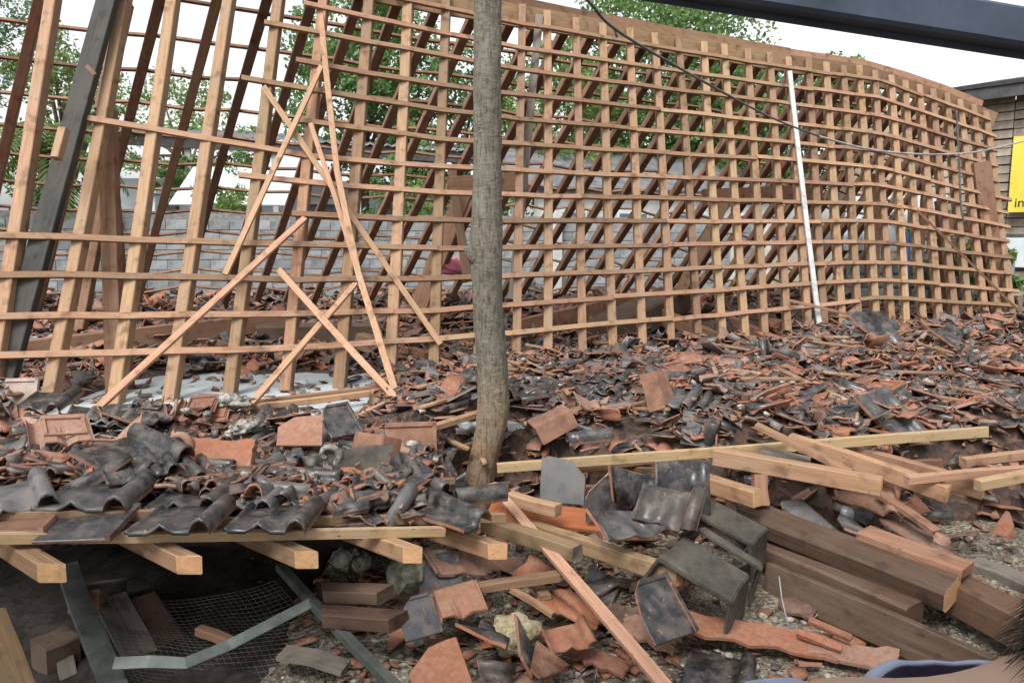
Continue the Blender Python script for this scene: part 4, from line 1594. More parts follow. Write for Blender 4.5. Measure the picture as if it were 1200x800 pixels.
# tiles still lying side by side on the fallen eave: (px, py, Y, yaw, pitch, roll, mesh, label)
F_ROW = 'glazed tiles left in a row on the fallen eave'
feat = [
    (22, 611, 2.62, 12, 2, 0, FLAT_C2[0], False, 1.0, 'terracotta tile tray lying face down at the left edge behind the front batten'),
    (105, 614, 2.62, 6, 4, 0, FLAT_B, False, 1.05, 'flat grey glazed tile tipped towards the dark hollow behind the front batten'),
    (215, 607, 2.68, 4, -3, 0, TILE, False, 0.98, 'whole glazed tile on the front batten above the second rafter end'),
    (324, 606, 2.80, 2, -3, 2, TILE, False, 1.0, 'whole glazed tile with a loose chip on it above the third rafter end'),
    (10, 585, 2.75, 38, 4, -6, TILE, False, 1.0, 'slate glazed tile with thick roll at the left edge of the heap'),
    (115, 580, 2.85, 8, -2, 3, TILE, False, 1.1, 'wide tile with a bright orange broken front edge in the left heap'),
    (228, 582, 2.98, 3, -2, 0, TILE, False, 0.95, 'glazed tile in the second row left of the middle'),
    (296, 584, 3.05, -2, -2, 0, TILE, False, 0.85, 'glazed tile in the second row directly behind the tile with the loose chip'),
    (362, 584, 3.12, -8, -2, 0, TILE, False, 0.8, 'glazed tile at the right end of the second row'),
    (155, 532, 3.25, 58, 8, -4, TILE, False, 1.2, 'long slate tile with an orange edge lying diagonally on the left heap'),
    (70, 503, 3.75, 35, 14, 5, CLAYTILE, True, 0.95, 'pinkish clay tile lying upside down with its ribs showing, left heap'),
    (150, 512, 3.85, 4, 40, 0, BIG_C[1], False, 0.6, 'small ribbed pink clay tile standing behind the diagonal slate tile'),
    (85, 548, 3.35, -35, 12, 10, BIG_C[0], False, 1.1, 'pale pink broken shard lying on the black rolls of the left heap'),
    (262, 560, 3.22, 2, 1, 0, CLAYTILE, True, 1.0, 'orange clay tile lying face down in front of the curled finial'),
    (352, 503, 4.0, 12, 30, 4, FLAT_B2[1], True, 0.95, 'glazed tile tray with a pale rim tipped up in the middle of the left heap'),
    (398, 492, 4.2, 44, 40, 0, FLAT_B2[2], False, 0.85, 'square black tile standing on its corner before the crossed battens'),
    (165, 487, 4.35, 70, 10, 5, TILE, False, 1.0, 'dusty tile edge under the long diagonal batten'),
    (55, 470, 4.75, 5, 10, 0, TILE, False, 1.0, 'black tile lying before the foot of the dark leaning rafter'),
    (15, 470, 5.0, 10, 62, 0, FLAT_M, False, 1.2, 'pale dusty board like tile leaning at the foot of the dark rafter'),
    (437, 545, 3.75, -25, 68, 12, RIDGE_C, False, 0.85, 'tall rust brown ridge tile standing upright left of the tree'),
    (482, 527, 4.05, 8, 74, -4, FLAT_C2[2], False, 1.15, 'dark ribbed clay tile standing upright left of the tree foot'),
    (505, 548, 4.0, 20, 12, 0, FLAT_B2[3], False, 0.95, 'flat black tile lying at the foot of the tree'),
    (438, 592, 3.25, -72, 6, 10, ROLL[1], False, 1.0, 'long narrow dark tile in front of the tree, lying sideways'),
    (565, 580, 3.3, -74, 2, 12, ROLL[3], False, 1.15, 'long grey tile roll with mortar at one end before the tree foot'),
    (535, 604, 3.05, 48, 2, -6, ROLL[4], False, 1.1, 'grey rolled tile resting on the end of the front batten'),
    (520, 592, 3.2, 42, 4, 4, ROLL[2], False, 1.1, 'broken rolled tile leaning beside the tile resting on the batten'),
    (712, 582, 3.6, 3, 78, 0, FLAT_B2[0], False, 0.9, 'black tile standing on edge under the long olive batten'),
    (660, 560, 3.9, -12, 72, -6, FLAT_B2[1], False, 1.0, 'black tile half hidden in the shade right of the tree foot'),
    (745, 580, 3.6, 30, 76, 14, BIG[2], False, 1.1, 'mossy black tile piece leaning behind the black tile on edge'),
    (800, 576, 3.45, 6, 80, 3, TILE, False, 0.9, 'large slate tile standing upright with its roll at the right side'),
    (742, 618, 3.2, 25, 22, 8, BIG[3], False, 1.1, 'broken black tile with orange edges beside the grey ridge tiles'),
    (785, 598, 3.25, -30, 40, 12, BIG[5], False, 0.95, 'narrow broken tile wedged behind the grey ridge tiles'),
    (774, 712, 2.82, 32, 42, 4, FLAT_B2[2], False, 0.95, 'black flat tile lying tilted on gravel beside the ridge tiles'),
    (842, 795, 2.6, -22, 6, 0, TILE, False, 0.85, 'slate tile with a thick roll lying on the gravel at the bottom edge'),
    (530, 710, 2.85, 24, 24, 0, BIG_C[3], True, 0.85, 'red clay tile with notches lying left of the yellow stone'),
    (490, 722, 2.78, 30, 42, 0, FLAT_B2[3], False, 0.62, 'small black tile leaning against the red notched tile'),
    (512, 782, 2.6, 20, 16, -8, FLAT_C2[1], True, 0.85, 'red clay tile tray on the gravel at the bottom edge'),
    (515, 672, 3.05, 16, 50, 0, FLAT_B2[0], False, 0.75, 'small black tile with slots leaning under the fifth rafter end'),
    (545, 662, 3.1, 40, 28, 0, BIG_C[2], False, 0.9, 'clay shard lying right of the small slotted black tile'),
    (622, 768, 2.65, 80, 60, 0, MEDF[1], False, 0.95, 'small dark tile chip standing upright right of the yellow stone'),
    (570, 745, 2.72, 75, 20, 30, MEDF[4], False, 1.0, 'black rolled fragment lying left of the yellow stone'),
    (585, 796, 2.55, 100, 14, 0, BIG[4], False, 0.7, 'dark tile piece cut by the bottom edge near the yellow stone'),
    (640, 780, 2.6, 70, 30, 10, BIG_C[4], False, 0.65, 'curved clay shard right of the upright dark chip'),
    (670, 748, 2.75, 15, 12, 0, BIG_C[5], False, 0.65, 'clay fragment on gravel left of the long diagonal batten'),
    (675, 715, 2.95, 40, 10, 0, BIG_C[6], False, 0.85, 'dusty clay fragment behind the yellow stone'),
    (628, 673, 3.2, 70, 30, 0, BIG_C[3], False, 0.7, 'red clay shard under the broken rafter end'),
    (768, 462, 4.8, 24, 60, 18, RIDGE_C, False, 0.72, 'tall brown ridge tile standing upright in the middle of the heap'),
    (692, 478, 4.75, 34, 45, 24, BIG_C[2], False, 0.72, 'brown clay tile leaning up right of the tree'),
    (648, 502, 4.7, -70, 22, 10, RIDGE_C, False, 0.75, 'half buried clay ridge tile close to the right of the tree'),
    (690, 514, 4.35, -82, 5, 0, ROLL[1], False, 1.15, 'long black tile roll lying along the edge above the dark gap'),
    (827, 502, 4.45, -16, 32, 6, FLAT_B2[1], False, 1.15, 'pale grey tile tray with raised rim above the olive batten'),
    (865, 512, 4.4, 20, 30, 0, TILE, False, 0.95, 'ribbed black tile beside the pale grey tile tray'),
    (1042, 488, 4.5, 36, 40, 0, TILE, False, 1.15, 'square slate tile tipped up in the right heap above the olive batten'),
    (985, 492, 4.6, 4, 74, 0, FLAT_B2[2], False, 0.72, 'small square black tile standing in the right heap'),
    (1000, 512, 4.4, 6, 24, 4, TILE, False, 1.0, 'black tile with two rolls lying behind the olive batten on the right'),
    (1035, 392, 7.6, 10, 40, 0, BIG[6], False, 1.9, 'large pale grey slab like tile on top of the far right heap'),
    (820, 440, 5.7, -20, 30, 0, BIG_C[3], False, 1.1, 'mossy pale tile lying behind the upright brown ridge tile'),
    (1120, 398, 7.7, 30, 30, 0, TILE, False, 1.3, 'black tile on the crest of the heap at the far right'),
    (1180, 432, 6.6, -10, 22, 0, TILE, False, 1.2, 'big slate tile in the heap at the right edge'),
    (1080, 630, 3.55, 30, 14, 0, BIG_C[7], False, 0.9, 'flat orange clay shard on the gravel behind the dark squared beams'),
    (1020, 588, 3.75, -18, 22, 0, BIG_C[4], False, 1.0, 'orange clay tile lying under the long rafter end'),
    (955, 612, 3.6, 20, 14, 0, BIG[7], False, 0.9, 'broken black rolled tile lying on the dark squared beam'),
    (1000, 612, 3.55, 60, 14, 0, BIG[8], False, 0.8, 'broken slate tile on the beam right of the rolled tile'),
    (1112, 648, 3.3, 52, 12, 0, BIG_C[8], False, 0.9, 'long clay shard lying beyond the flat pinkish brown plank'),
]
random.seed(17)
for (px, py, Y, yaw, pit, rol, me, flip, s, lab) in feat:
    nm = {'roof_tile': 'roof_tile', 'flat_tile': 'flat_tile', 'broken_tile': 'broken_tile', 'ridge_tile': 'ridge_tile'}[me.name.split('.')[0]]
    thing(nm, me, orient(P(px, py, Y), R(yaw), R(pit), R(rol), s, flip), lab, 'ridge tile' if nm == 'ridge_tile' else 'roof tile')

# grey ridge tiles, centre right
rp1 = G(808, 708, 0.10)
RT1 = ridge_mesh([M['moss_clay'], M['moss_clay']], 0.24, 0.19, 0.145, 0.19, 0.018)
RT2 = ridge_mesh([M['moss_clay'], M['moss_clay']], 0.07, 0.18, 0.14, 0.19, 0.014)
for (me, p, yaw, pit, rol, s_, lab) in [
    (RT1, rp1, -36, 6, 20, 1.1, 'large mossy grey ridge tile tipped on its side, nearest of the three'),
    (RT2, rp1 + V((0.15, 0.20, 0.03)), -30, 10, 26, 1.05, 'narrow mossy ridge tile between the two larger ones'),
    (RT1, rp1 + V((0.24, 0.36, 0.08)), -40, 4, 16, 0.95, 'mossy grey ridge tile farthest of the three, beside the dark beams'),
]:
    thing('ridge_tile', me, orient(p, R(yaw), R(pit), R(rol), s_), lab, 'ridge tile')

# terracotta sheets lying on the gravel
for (px, py, z, w, h, yaw, sd, lab) in [
    (885, 745, 0.07, 0.62, 0.17, -14, 1, 'long ragged terracotta sheet on the gravel at the bottom'),
    (975, 762, 0.05, 0.5, 0.16, -20, 2, 'ragged terracotta sheet beside the lowest dark beam'),
    (720, 722, 0.06, 0.34, 0.15, -24, 3, 'ragged orange sheet under the tilted black tile'),
    (760, 742, 0.05, 0.28, 0.16, -34, 4, 'jagged orange shard in front of the tilted black tile'),
    (700, 775, 0.03, 0.26, 0.1, -30, 5, 'grey brown shard beside the foot of the diagonal batten'),
]:
    thing('terracotta_shard', plate_mesh(w, h, 0.014, [M['clay'], M['clay']], sd), orient(G(px, py, z), R(yaw), R(9), R(3)), lab, 'tile shard')
for k, (px, py, Y, yaw, lab) in enumerate([(972, 737, 2.85, -38, 'bright orange tile edge sliver lying beside the lowest dark beam'), (960, 750, 2.8, -30, 'second orange sliver lying in front of the bright one')]):
    q = P(px, py, Y)
    thing('tile_sliver', box_mesh('tile_sliver', 0.17, 0.035, 0.022, M['clay'], 0.004, 0.003), orient(q, R(yaw), R(20), R(10)), lab, 'tile shard')

# finial ornaments
def curl_mesh(name, r0, turns, rad, mat, tail):
    pts, rads = [], []
    for k in range(6):
        pts.append(V((-tail + tail * k / 6, 0, 0)))
        rads.append(rad * (1.5 - 0.5 * k / 6))
    n_ = 26
    for k in range(n_ + 1):
        a = -math.pi / 2 + k / n_ * turns * 2 * math.pi
        rr = r0 * (1 - 0.72 * k / n_)
        pts.append(V((math.cos(a) * rr, 0, r0 + math.sin(a) * rr)))
        rads.append(rad * (1 - 0.45 * k / n_))
    return tube_mesh(name, pts, rads, mat, 9)


def curl_thing(label, p, yaw, tilt, s, mt, mats_plate, seed):
    t = empty('ridge_finial', p)
    tag(t, label, 'roof ornament')
    m_ = orient(p, yaw, tilt, 0, s)
    link('scroll', curl_mesh('scroll', 0.055, 0.95, 0.017, mt, 0.02), t, m_)
    link('body', plate_mesh(0.3, 0.13, 0.03, mats_plate, seed, 9, 0.08), t, m_ @ Matrix.Translation((0.12, 0.02, 0.01)) @ Matrix.Rotation(R(62), 4, 'X'))
    return t


curl_thing('terracotta finial fragment with a curled hook in the left heap', P(208, 540, 3.38), R(-4), R(-8), 1.35, M['clay'], [M['clay'], M['clay']], 21)
curl_thing('mossy grey finial fragment with a white patterned scroll in the left heap', P(385, 546, 3.5), R(10), R(12), 1.15, M['mortar'], [M['moss_clay'], M['moss_clay']], 22)
for k, (px, py, Y, rx, lab) in enumerate([(270, 470, 4.6, 0.13, 'speckled black and white mortar lump at the foot of the crossed battens'), (290, 500, 4.2, 0.12, 'speckled mortar lump beside the glazed tile tray'),
                                         (352, 558, 3.4, 0.08, 'white crusted mortar lump in front of the patterned scroll'), (432, 580, 3.5, 0.07, 'ring shaped mortar lump left of the tree foot')]):
    thing('mortar_lump', rock_mesh('mortar_lump', rx, rx * 0.6, rx * 0.32, M['mortar'], 5 + k, 3, 0.7, 2.6), orient(P(px, py, Y), k, 0, 0), lab, 'mortar lump')

# rocks in the yard
yz = P(603, 742, 2.85)
thing('coral_stone', rock_mesh('coral_stone', 0.105, 0.085, 0.08, M['coral'], 2, 4, 0.35, 2.0), orient(yz, 0.3), 'rounded pale yellow coral stone on the gravel', 'stone')
thing('mossy_stone', rock_mesh('mossy_stone', 0.09, 0.075, 0.08, M['stone'], 4, 2, 0.75, 2.2), orient(P(478, 672, 3.05), 0.8), 'mossy white stone under the fourth rafter end', 'stone')
for k, (px, py, Y, r_) in enumerate([(400, 655, 3.2, 0.06), (425, 660, 3.2, 0.05), (505, 655, 3.3, 0.08)]):
    thing('stone', rock_mesh('stone', r_ * 0.85, r_ * 0.7, r_ * 0.75, M['stone'], 14 + k, 2, 0.8, 2.2), orient(P(px, py, Y), k), ['pale stone in the shade below the third rafter', 'smaller pale stone right of the shaded one', 'dark stone between the fourth and fifth rafter ends'][k], 'stone')
for k, (a, b, lab) in enumerate([(((378, 694, 2.95)), ((452, 696, 2.9)), 'weathered brown timber block, upper of two, at the hollow'), (((378, 722, 2.8)), ((468, 728, 2.72)), 'weathered brown timber block, lower of two, at the hollow')]):
    o = beam('timber_block', P(*a), P(*b), 0.09, 0.055, M['old_wood'], None, jit=0.003, rings=4, skew=0.25)
    tag(o, lab, 'timber')

# ------------------------------------------------------------------ loose timbers
def frame_Y(px, py):
    tab = []
    for i in range(len(raf)):
        q = on_rafter(i, py)
        tab.append((proj(q)[0], q.y))
    tab.sort()
    return interp(px, tab)


def fp(px, py, off=0.14):
    return P(px, py, frame_Y(px, py) - off)


def tim(name, a, b, w, h, mat, lab, cat='batten', roll=0.0, upv=None, **kw):
    a = a if isinstance(a, Vector) else P(*a)
    b = b if isinstance(b, Vector) else P(*b)
    kw.setdefault('bow', 0.008)
    o = beam(name, a, b, w, h, M[mat], None, roll, upv, **kw)
    return tag(o, lab, cat)


FN = (0, -1, 0.35)
tim('loose_batten', (88, 502, 4.55), fp(357, 256), 0.05, 0.03, 'pale_batten', 'long pale batten leaning from the left heap up to the right against the frame', upv=FN)
tim('loose_batten', (256, 518, 4.4), fp(416, 333), 0.046, 0.03, 'pale_batten', 'pale batten leaning up to the right across the lower crossing', upv=FN)
tim('loose_batten', fp(327, 316, 0.2), (495, 500, 4.9), 0.05, 0.03, 'pale_batten', 'batten sloping down to the right, crossing the lower pale batten', upv=FN)
tim('loose_batten', fp(309, 102, 0.16), fp(516, 403, 0.16), 0.05, 0.03, 'pale_batten', 'long batten nailed slantwise over the frame down to the yellow rafter', upv=FN)
tim('loose_batten', fp(377, 78, 0.2), fp(264, 322, 0.2), 0.046, 0.028, 'pale_batten', 'pale grey batten slanting down to the left over the frame', upv=FN)
o = local_beam('loose_batten', [fp(376, 18, 0.24), fp(383, 90, 0.24), fp(395, 200, 0.26), fp(420, 320, 0.35), P(472, 486, 5.0)], 0.05, 0.03, V((0, -1, 0.35)), M['batten'], None)
tag(o, 'long bent batten hanging from the top of the frame down to the heap', 'batten')
o = local_beam('loose_batten', [fp(364, 145, 0.19), fp(393, 232, 0.19), fp(424, 335, 0.2), fp(446, 395, 0.22)], 0.04, 0.028, V((0, -1, 0.35)), M['pale_batten'], None)
tag(o, 'short batten hanging beside the long bent batten', 'batten')
tim('loose_batten', (602, 438, 6.7), (905, 397, 8.6), 0.04, 0.03, 'batten', 'long batten lying along the feet of the rafters', rings=4)
tim('loose_batten', (925, 352, 9.0), (1058, 384, 9.3), 0.04, 0.035, 'red_wood', 'brown batten slanting down to the top of the right heap')
tim('rusty_rod', (1074, 246, 10.0), (1204, 374, 9.3), 0.03, 0.03, 'rust', 'thin dark rod leaning across the right end of the frame', 'rod')
tim('loose_batten', (282, 479, 4.75), (452, 458, 5.2), 0.05, 0.04, 'batten', 'batten lying on the bare floor behind the left heap')
tim('loose_batten', (288, 472, 4.95), (440, 454, 5.4), 0.045, 0.03, 'red_wood', 'thin brown batten lying behind the other on the bare floor')
tim('loose_batten', (500, 503, 4.5), (563, 484, 4.75), 0.06, 0.035, 'batten', 'short batten piece poking out left of the tree trunk')
tim('loose_batten', (455, 494, 4.7), (560, 478, 5.0), 0.05, 0.03, 'red_wood', 'brown batten half buried left of the tree trunk')
tim('loose_batten', (470, 569, 3.7), (530, 562, 3.9), 0.05, 0.035, 'olive_wood', 'short olive batten at the left foot of the tree')

# right of the tree
tim('loose_batten', (583, 548, 4.2), (1157, 506, 3.95), 0.035, 0.055, 'olive_wood', 'very long olive batten lying across the front of the right heap', rings=5)
tim('loose_batten', (655, 552, 4.25), (800, 533, 4.25), 0.05, 0.04, 'red_wood', 'dark batten just below the left part of the long olive batten')
tim('loose_rafter', (728, 543, 4.35), (800, 562, 4.1), 0.08, 0.05, 'rafter', 'short rafter piece behind the upright slate tile', 'rafter')
tim('loose_rafter', (800, 556, 3.95), (888, 584, 3.55), 0.075, 0.085, 'batten', 'sawn rafter end pointing at the grey ridge tiles', 'rafter', endmat=M['end_grain'])
tim('loose_rafter', (838, 535, 4.0), (1033, 570, 3.55), 0.075, 0.09, 'batten', 'rafter with square sawn end in front of the right heap', 'rafter', endmat=M['end_grain'], rings=4)
tim('loose_rafter', (925, 516, 4.1), (1111, 578, 3.55), 0.065, 0.085, 'batten', 'longest of the rafters pointing to the lower right', 'rafter', endmat=M['end_grain'], rings=4)
tim('loose_rafter', (995, 530, 4.1), (1153, 574, 3.65), 0.06, 0.09, 'red_wood', 'reddish rafter pointing to the right behind the longest one', 'rafter', endmat=M['end_grain'])
tim('loose_batten', (886, 498, 3.95), (996, 554, 3.7), 0.07, 0.025, 'red_wood', 'flat brown strip crossing the olive batten')
tim('loose_batten', (1030, 578, 3.75), (1098, 624, 3.45), 0.06, 0.025, 'red_wood', 'flat brown strip sloping to the gravel on the right')
tim('loose_batten', (1128, 541, 3.85), (1240, 528, 3.95), 0.05, 0.045, 'batten', 'uppermost of the three battens entering from the right edge')
tim('loose_batten', (1062, 562, 3.55), (1240, 548, 3.65), 0.045, 0.04, 'pale_batten', 'middle one of the three battens entering from the right edge')
tim('loose_batten', (1146, 568, 3.5), (1240, 550, 3.6), 0.05, 0.05, 'olive_wood', 'lowest of the three battens entering from the right edge')
tim('loose_batten', (922, 494, 4.75), (975, 493, 4.75), 0.05, 0.04, 'pale_batten', 'short pale stick at the left of the right heap')
tim('loose_batten', (925, 508, 4.65), (975, 505, 4.65), 0.05, 0.04, 'batten', 'short stick below the pale one in the right heap')
tim('loose_batten', (1070, 545, 4.15), (1104, 543, 4.1), 0.05, 0.05, 'red_wood', 'stubby reddish block in front of the right heap')
tim('loose_plank', (893, 528, 4.0), (950, 540, 3.9), 0.1, 0.03, 'grey_wood', 'weathered grey plank piece above the sawn rafter', 'plank')
tim('timber_stub', (893, 592, 3.7), (890, 556, 3.75), 0.07, 0.06, 'red_wood', 'upright split stub beside the sawn rafter end', 'timber', upv=(0, -1, 0))

# dark squared beams
tim('squared_beam', (872, 601, 3.78), (1116, 696, 2.98), 0.165, 0.115, 'dark_beam', 'uppermost dark squared beam with chamfered sawn end', 'beam', roll=R(12), cham=0.02, endmat=M['end_grain'], rings=4)
tim('squared_beam', (885, 642, 3.68), (1072, 722, 2.98), 0.13, 0.11, 'dark_beam', 'short dark squared beam under the uppermost one', 'beam', cham=0.012, rings=3)
tim('squared_beam', (900, 677, 3.45), (1165, 795, 2.5), 0.055, 0.15, 'dark_beam', 'dark thick plank on edge lowest in front of the squared beams', 'beam', roll=R(-14), cham=0.006, rings=4)
tim('squared_beam', (1040, 655, 3.45), (1275, 775, 2.6), 0.15, 0.15, 'brown_beam', 'red brown squared beam running out of the right edge', 'beam', cham=0.01, rings=3)
tim('loose_plank', (1012, 624, 3.4), (1134, 668, 3.05), 0.14, 0.045, 'red_wood', 'flat pinkish brown plank lying on the dark squared beams', 'plank', rings=3)
tim('loose_plank', (1140, 660, 3.35), (1215, 690, 3.1), 0.12, 0.04, 'grey_wood', 'grey plank lying beyond the red brown beam at the right edge', 'plank')
lw = link('bent_wire', tube_mesh('bent_wire', [P(913, 675, 3.1), P(916, 700, 3.05), P(921, 722, 3.0), P(925, 737, 2.95)], 0.0035, M['highlight_and_wire'], 6), None, Matrix())
tag(lw, 'thin bent wire hanging from the dark beams', 'wire')

# centre
tim('loose_batten', (576, 568, 3.75), (792, 818, 2.3), 0.05, 0.022, 'pale_batten', 'long pale batten running diagonally down to the bottom edge', upv=(0.1, -0.6, 0.8), rings=4)
tim('loose_rafter', (625, 619, 3.6), (796, 675, 3.0), 0.055, 0.075, 'rafter', 'tan rafter lying right of the diagonal batten', 'rafter', endmat=M['end_grain'], rings=3)
tim('loose_rafter', (570, 614, 3.45), (677, 648, 3.1), 0.07, 0.07, 'rafter', 'rafter with a splintered end crossing under the diagonal batten', 'rafter', rings=3, jit=0.006, endmat=M['grey_wood'])
tim('loose_plank', (572, 600, 3.75), (752, 616, 3.6), 0.2, 0.018, 'rust_plank', 'thin rust orange board behind the diagonal batten', 'plank', roll=R(10))
tim('loose_rafter', (597, 582, 3.7), (654, 598, 3.5), 0.06, 0.06, 'pale_batten', 'short pale rafter stub right of the tree foot', 'rafter')
tim('loose_batten', (497, 699, 2.95), (655, 674, 3.05), 0.05, 0.035, 'batten', 'short batten lying on the gravel behind the yellow stone')
tim('loose_batten', (600, 690, 3.0), (648, 720, 2.9), 0.03, 0.02, 'red_wood', 'small dark stick on the gravel behind the yellow stone')
tim('loose_batten', (615, 672, 3.25), (640, 700, 3.0), 0.05, 0.02, 'batten', 'small wood chip under the diagonal batten')

# fallen beams behind the frame
for (a, b, w, h, mt, lab) in [
    ((18, 412, 6.9), (335, 376, 8.3), 0.12, 0.2, 'red_wood', 'long brown beam lying behind the feet of the left rafters'),
    ((300, 395, 8.0), (445, 392, 8.4), 0.3, 0.26, 'dark_beam', 'dark boxed beam lying behind the crossed battens'),
    ((420, 402, 7.6), (530, 432, 7.2), 0.14, 0.22, 'red_wood', 'brown beam end lying behind the yellow rafter'),
    ((500, 408, 8.6), (640, 398, 9.2), 0.4, 0.05, 'white_paint', 'pale board lying flat behind the tree trunk'),
    ((606, 384, 9.0), (742, 352, 10.8), 0.1, 0.2, 'red_wood', 'brown beam lying behind the middle of the lattice'),
    ((700, 396, 8.8), (790, 350, 11.0), 0.5, 0.34, 'dark_beam', 'dark bulky timber in the shade behind the lattice'),
    ((755, 360, 10.2), (872, 412, 8.9), 0.1, 0.17, 'red_wood', 'brown beam falling towards the viewer behind the lattice'),
    ((822, 362, 10.6), (905, 400, 9.6), 0.1, 0.17, 'red_wood', 'brown beam next to it farther to the right'),
    ((560, 420, 7.7), (625, 428, 7.5), 0.12, 0.14, 'red_wood', 'short brown beam end beside the tree trunk'),
    ((935, 410, 8.2), (1010, 398, 8.6), 0.09, 0.06, 'rafter', 'tan rafter lying in the right heap below the white upright'),
    ((905, 418, 7.6), (985, 410, 7.9), 0.09, 0.06, 'batten', 'tan timber lying in front of that rafter in the right heap'),
    ((870, 408, 8.0), (960, 390, 8.8), 0.07, 0.05, 'batten', 'thin tan timber at the feet of the rafters in the right heap'),
]:
    tim('fallen_beam' if w * h > 0.01 else 'loose_rafter', a, b, w, h, mt, lab, 'beam' if w * h > 0.01 else 'rafter', rings=3)

# ------------------------------------------------------------------ hollow on the lower left: screen door with wire netting
sd = empty('screen_door', P(240, 790, 2.7))
tag(sd, 'broken grey screen door frame with wire netting lying in the dark hollow', 'screen door')
c00, c01 = P(78, 664, 3.1), P(140, 815, 2.45)
c10, c11 = P(328, 664, 3.15), P(470, 812, 2.45)
beam('stile', c00, c01, 0.085, 0.03, M['frame_metal'], sd, rings=4, bow=0.01, jit=0.004)
beam('stile', c10, c11, 0.04, 0.035, M['frame_metal'], sd, rings=4, bow=0.005)
sv, sf = [], []
nu, nvv = 34, 34
def sheet(u, v):
    a = c00.lerp(c01, v)
    b = c10.lerp(c11, v)
    p = a.lerp(b, u)
    p = p + V((0, 0, -0.10 * math.sin(u * math.pi) - 0.05 + 0.035 * noise.noise(V((u * 3, v * 3, 1)))))
    p.y += 0.04 * noise.noise(V((u * 4, v * 4, 8)))
    return p
def add_wire(pts, r_):
    global sv, sf
    o_ = len(sv)
    for p in pts:
        sv += [p + V((r_, 0, 0)), p + V((-r_ * 0.5, 0, r_ * 0.87)), p + V((-r_ * 0.5, -r_ * 0.4, -r_ * 0.87))]
    for i in range(len(pts) - 1):
        for k in range(3):
            sf.append((o_ + i * 3 + k, o_ + i * 3 + (k + 1) % 3, o_ + i * 3 + 3 + (k + 1) % 3, o_ + i * 3 + 3 + k))
for i in range(nu + 1):
    add_wire([sheet(0.03 + 0.94 * i / nu, j / 16) for j in range(17)], 0.0011)
for j in range(nvv + 1):
    add_wire([sheet(0.03 + 0.94 * i / 16, j / nvv) for i in range(17)], 0.0011)
link('wire_netting', mesh_from('wire_netting', sv, sf, M['wire']), sd, Matrix())
o = local_beam('metal_strip', [P(134, 777, 2.5), P(175, 775, 2.5), P(217, 777, 2.53), P(268, 756, 2.68), P(365, 706, 2.9)], 0.042, 0.012, V((0.1, -0.7, 0.7)), M['metal'], None)
tag(o, 'bent galvanised metal strip lying across the wire netting', 'metal strip')
tim('loose_plank', (98, 705, 2.95), (132, 690, 3.3), 0.12, 0.09, 'grey_wood', 'dark timber end in the hollow under the second rafter', 'plank', endmat=M['red_wood'])
tim('loose_plank', (128, 700, 3.05), (178, 800, 2.7), 0.13, 0.02, 'grey_wood', 'grey board lying in the hollow behind the netting', 'plank')
tim('loose_plank', (165, 700, 3.1), (242, 815, 2.7), 0.12, 0.02, 'old_wood', 'brown board lying in the hollow right of the grey one', 'plank')
tim('loose_plank', (-22, 716, 2.3), (16, 812, 2.15), 0.03, 0.16, 'rafter', 'orange plank end at the lower left corner', 'plank', upv=(0, -1, 0.2))
tim('loose_plank', (45, 770, 2.7), (85, 755, 2.8), 0.14, 0.12, 'old_wood', 'dark wooden block at the bottom of the hollow', 'plank')
tim('loose_plank', (85, 815, 2.6), (70, 745, 2.8), 0.06, 0.02, 'grey_wood', 'thin grey stick standing in the hollow', 'plank')
tim('loose_batten', (232, 738, 2.85), (270, 752, 2.8), 0.04, 0.035, 'batten', 'short wood stick hanging in the netting')
tim('loose_plank', (330, 765, 2.7), (405, 782, 2.65), 0.09, 0.02, 'grey_wood', 'pointed grey board lying on the netting', 'plank')

# ------------------------------------------------------------------ countless tiles: the nearest as single things, the rest as rubble
rng = random.Random(99)
ZONES = {
    'left': ('left heap', lambda: (rng.uniform(-3.0, -0.45), rng.uniform(3.3, 4.55))),
    'mid': ('heap behind the tree', lambda: (rng.uniform(-0.75, 1.25), rng.uniform(4.9, 6.0))),
    'right': ('right heap', lambda: (rng.uniform(1.2, 4.3), rng.uniform(4.35, 6.0))),
    'yard': ('gravel in front', lambda: (rng.uniform(-0.8, 2.4), rng.uniform(2.6, 4.2))),
}


def place(zone, lift=0.0):
    for _ in range(50):
        x, y = ZONES[zone][1]()
        px, py = proj(V((x, y, 0.4)))
        if not (-60 < px < 1260):
            continue
        if clear_floor(x, y) > 0.3:
            continue
        if zone == 'yard' and (y > edge_y(x) - 0.35):
            continue
        return x, y
    return x, y


def scatter_matrix(x, y, z, sd_=0.3, flip=None):
    return orient(V((x, y, z)), rng.uniform(0, 6.283), rng.gauss(0, sd_), rng.gauss(0, sd_), rng.uniform(0.8, 1.15), flip if flip is not None else rng.random() < 0.42)


